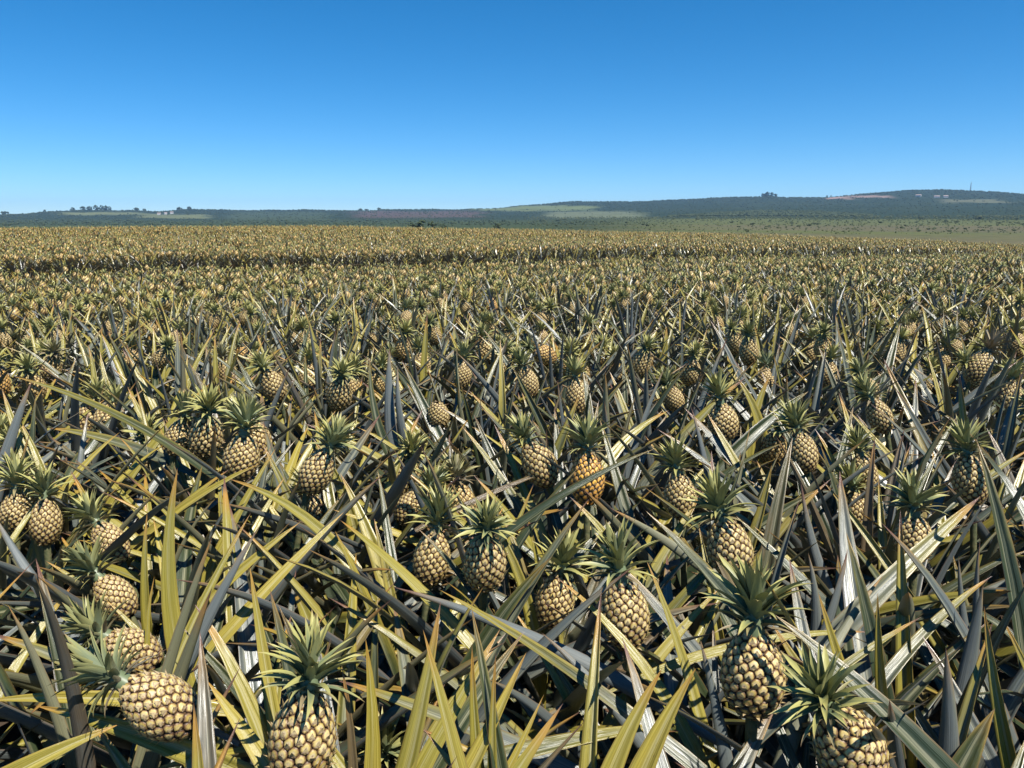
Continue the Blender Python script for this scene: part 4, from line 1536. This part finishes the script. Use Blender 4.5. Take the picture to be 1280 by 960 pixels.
# ------------------------------------------------------------------ houses and mast far away
def house(px, py, w, dp, h, label, group, seed):
    x, y, z, d = terrain_at(px, py)
    o = empty('house', (x, y, z))
    o.rotation_euler = (0, 0, math.atan2(-x, y) + random.Random(seed).uniform(-.3, .3))
    g = Geo()
    a, b = w / 2, dp / 2
    v = [(-a, -b, -1), (a, -b, -1), (a, b, -1), (-a, b, -1), (-a, -b, h), (a, -b, h), (a, b, h), (-a, b, h), (-a, 0, h + dp * .28), (a, 0, h + dp * .28)]
    g.add(v, [(0, 1, 5, 4), (1, 2, 6, 9, 5), (2, 3, 7, 6), (3, 0, 4, 8, 7), (3, 2, 1, 0), (4, 5, 9, 8), (6, 7, 8, 9)])
    child('wall', g.mesh('wall', [M_WALL], False), o)
    g = Geo()
    e_, t = .6, .25
    r1, hb = h + dp * .28 + .12, h - .1
    top = [(-a - e_, -b - e_, hb), (a + e_, -b - e_, hb), (a + e_, 0, r1), (-a - e_, 0, r1), (a + e_, b + e_, hb), (-a - e_, b + e_, hb)]
    v = top + [(p_[0], p_[1], p_[2] + t) for p_ in top]
    g.add(v, [(6, 7, 8, 9), (9, 8, 10, 11), (3, 2, 1, 0), (5, 4, 2, 3), (0, 1, 7, 6), (4, 5, 11, 10), (1, 2, 8, 7), (2, 4, 10, 8), (0, 6, 9, 3), (3, 9, 11, 5)])
    child('roof', g.mesh('roof', [M_ROOF], False), o)
    tag(o, label, 'house', group)


GH, GR = 'farm buildings on the left hillside', 'white buildings on the right hill'
house(199, 268.6, 11, 8, 4.5, 'small white farmhouse at the outer end of three on the low hillside', GH, 1)
house(207, 268.2, 9, 7, 4.5, 'small white farmhouse in the middle of three on the low hillside', GH, 2)
house(215, 267.6, 10, 8, 5, 'small white farmhouse at the tree end of three on the low hillside', GH, 3)
house(1148, 245.8, 16, 9, 4, 'long white building nearest the pink earth scar on the high hill', GR, 4)
house(1171, 247.2, 16, 9, 4, 'long white building in the middle of three on the high hill', GR, 5)
house(1182, 247.4, 13, 9, 4, 'short white building next to the middle one on the high hill', GR, 6)
x, y, z = on_ridge(1208, D_RIDGE - 10)
mo = empty('radio_mast', (x, y, z))
g = Geo()
for sx, sy in ((-1, -1), (1, -1), (1, 1), (-1, 1)):
    g.merge(tube([(sx * 2.0, sy * 2.0, -1), (sx * .9, sy * .9, 16), (sx * .5, sy * .5, 30)], [.45, .4, .3], 5), np.eye(4))
child('lattice_leg', g.mesh('lattice_leg', [M_METAL]), mo)
g = Geo()
for k in range(8):
    zz = 2 + k * 3.5
    w_ = 2.0 - zz * .05
    for a, b in (((-w_, -w_), (w_, -w_)), ((w_, -w_), (w_, w_)), ((w_, w_), (-w_, w_)), ((-w_, w_), (-w_, -w_))):
        g.merge(tube([(*a, zz), (*b, zz + 3.2)], [.22, .22], 4), np.eye(4))
child('brace', g.mesh('brace', [M_METAL]), mo)
g = tube([(0, 0, 28), (0, 0, 31), (0, 0, 36)], [.8, .7, .2], 6)
child('antenna', g.mesh('antenna', [M_METAL]), mo)
tag(mo, 'thin radio mast standing on the top of the highest hill', 'mast')

# ------------------------------------------------------------------ air
hz = NT('haze_air')
pv = hz.n('ShaderNodeVolumePrincipled')
pv.inputs['Color'].default_value = (0.36, 0.64, 1.0, 1)
pv.inputs['Density'].default_value = 0.85e-4
pv.inputs['Anisotropy'].default_value = 0.2
ho = hz.n('ShaderNodeOutputMaterial')
hz.t.links.new(pv.outputs[0], ho.inputs['Volume'])
allz = [v for o in (ground, hills) for v in (min(x.co.z for x in o.data.vertices), max(x.co.z for x in o.data.vertices))]
zlo, zhi = min(allz) - 1.5, max(allz) + 60
S_ = 6700.0
g = Geo()
g.add([(x, y, z) for z in (zlo, zhi) for x, y in ((-S_, -S_), (S_, -S_), (S_, S_), (-S_, S_))],
      [(3, 2, 1, 0), (4, 5, 6, 7), (0, 1, 5, 4), (1, 2, 6, 5), (2, 3, 7, 6), (3, 0, 4, 7)])
tag(link(bpy.data.objects.new('haze', g.mesh('haze', [hz.mat], False))), kind='stuff')
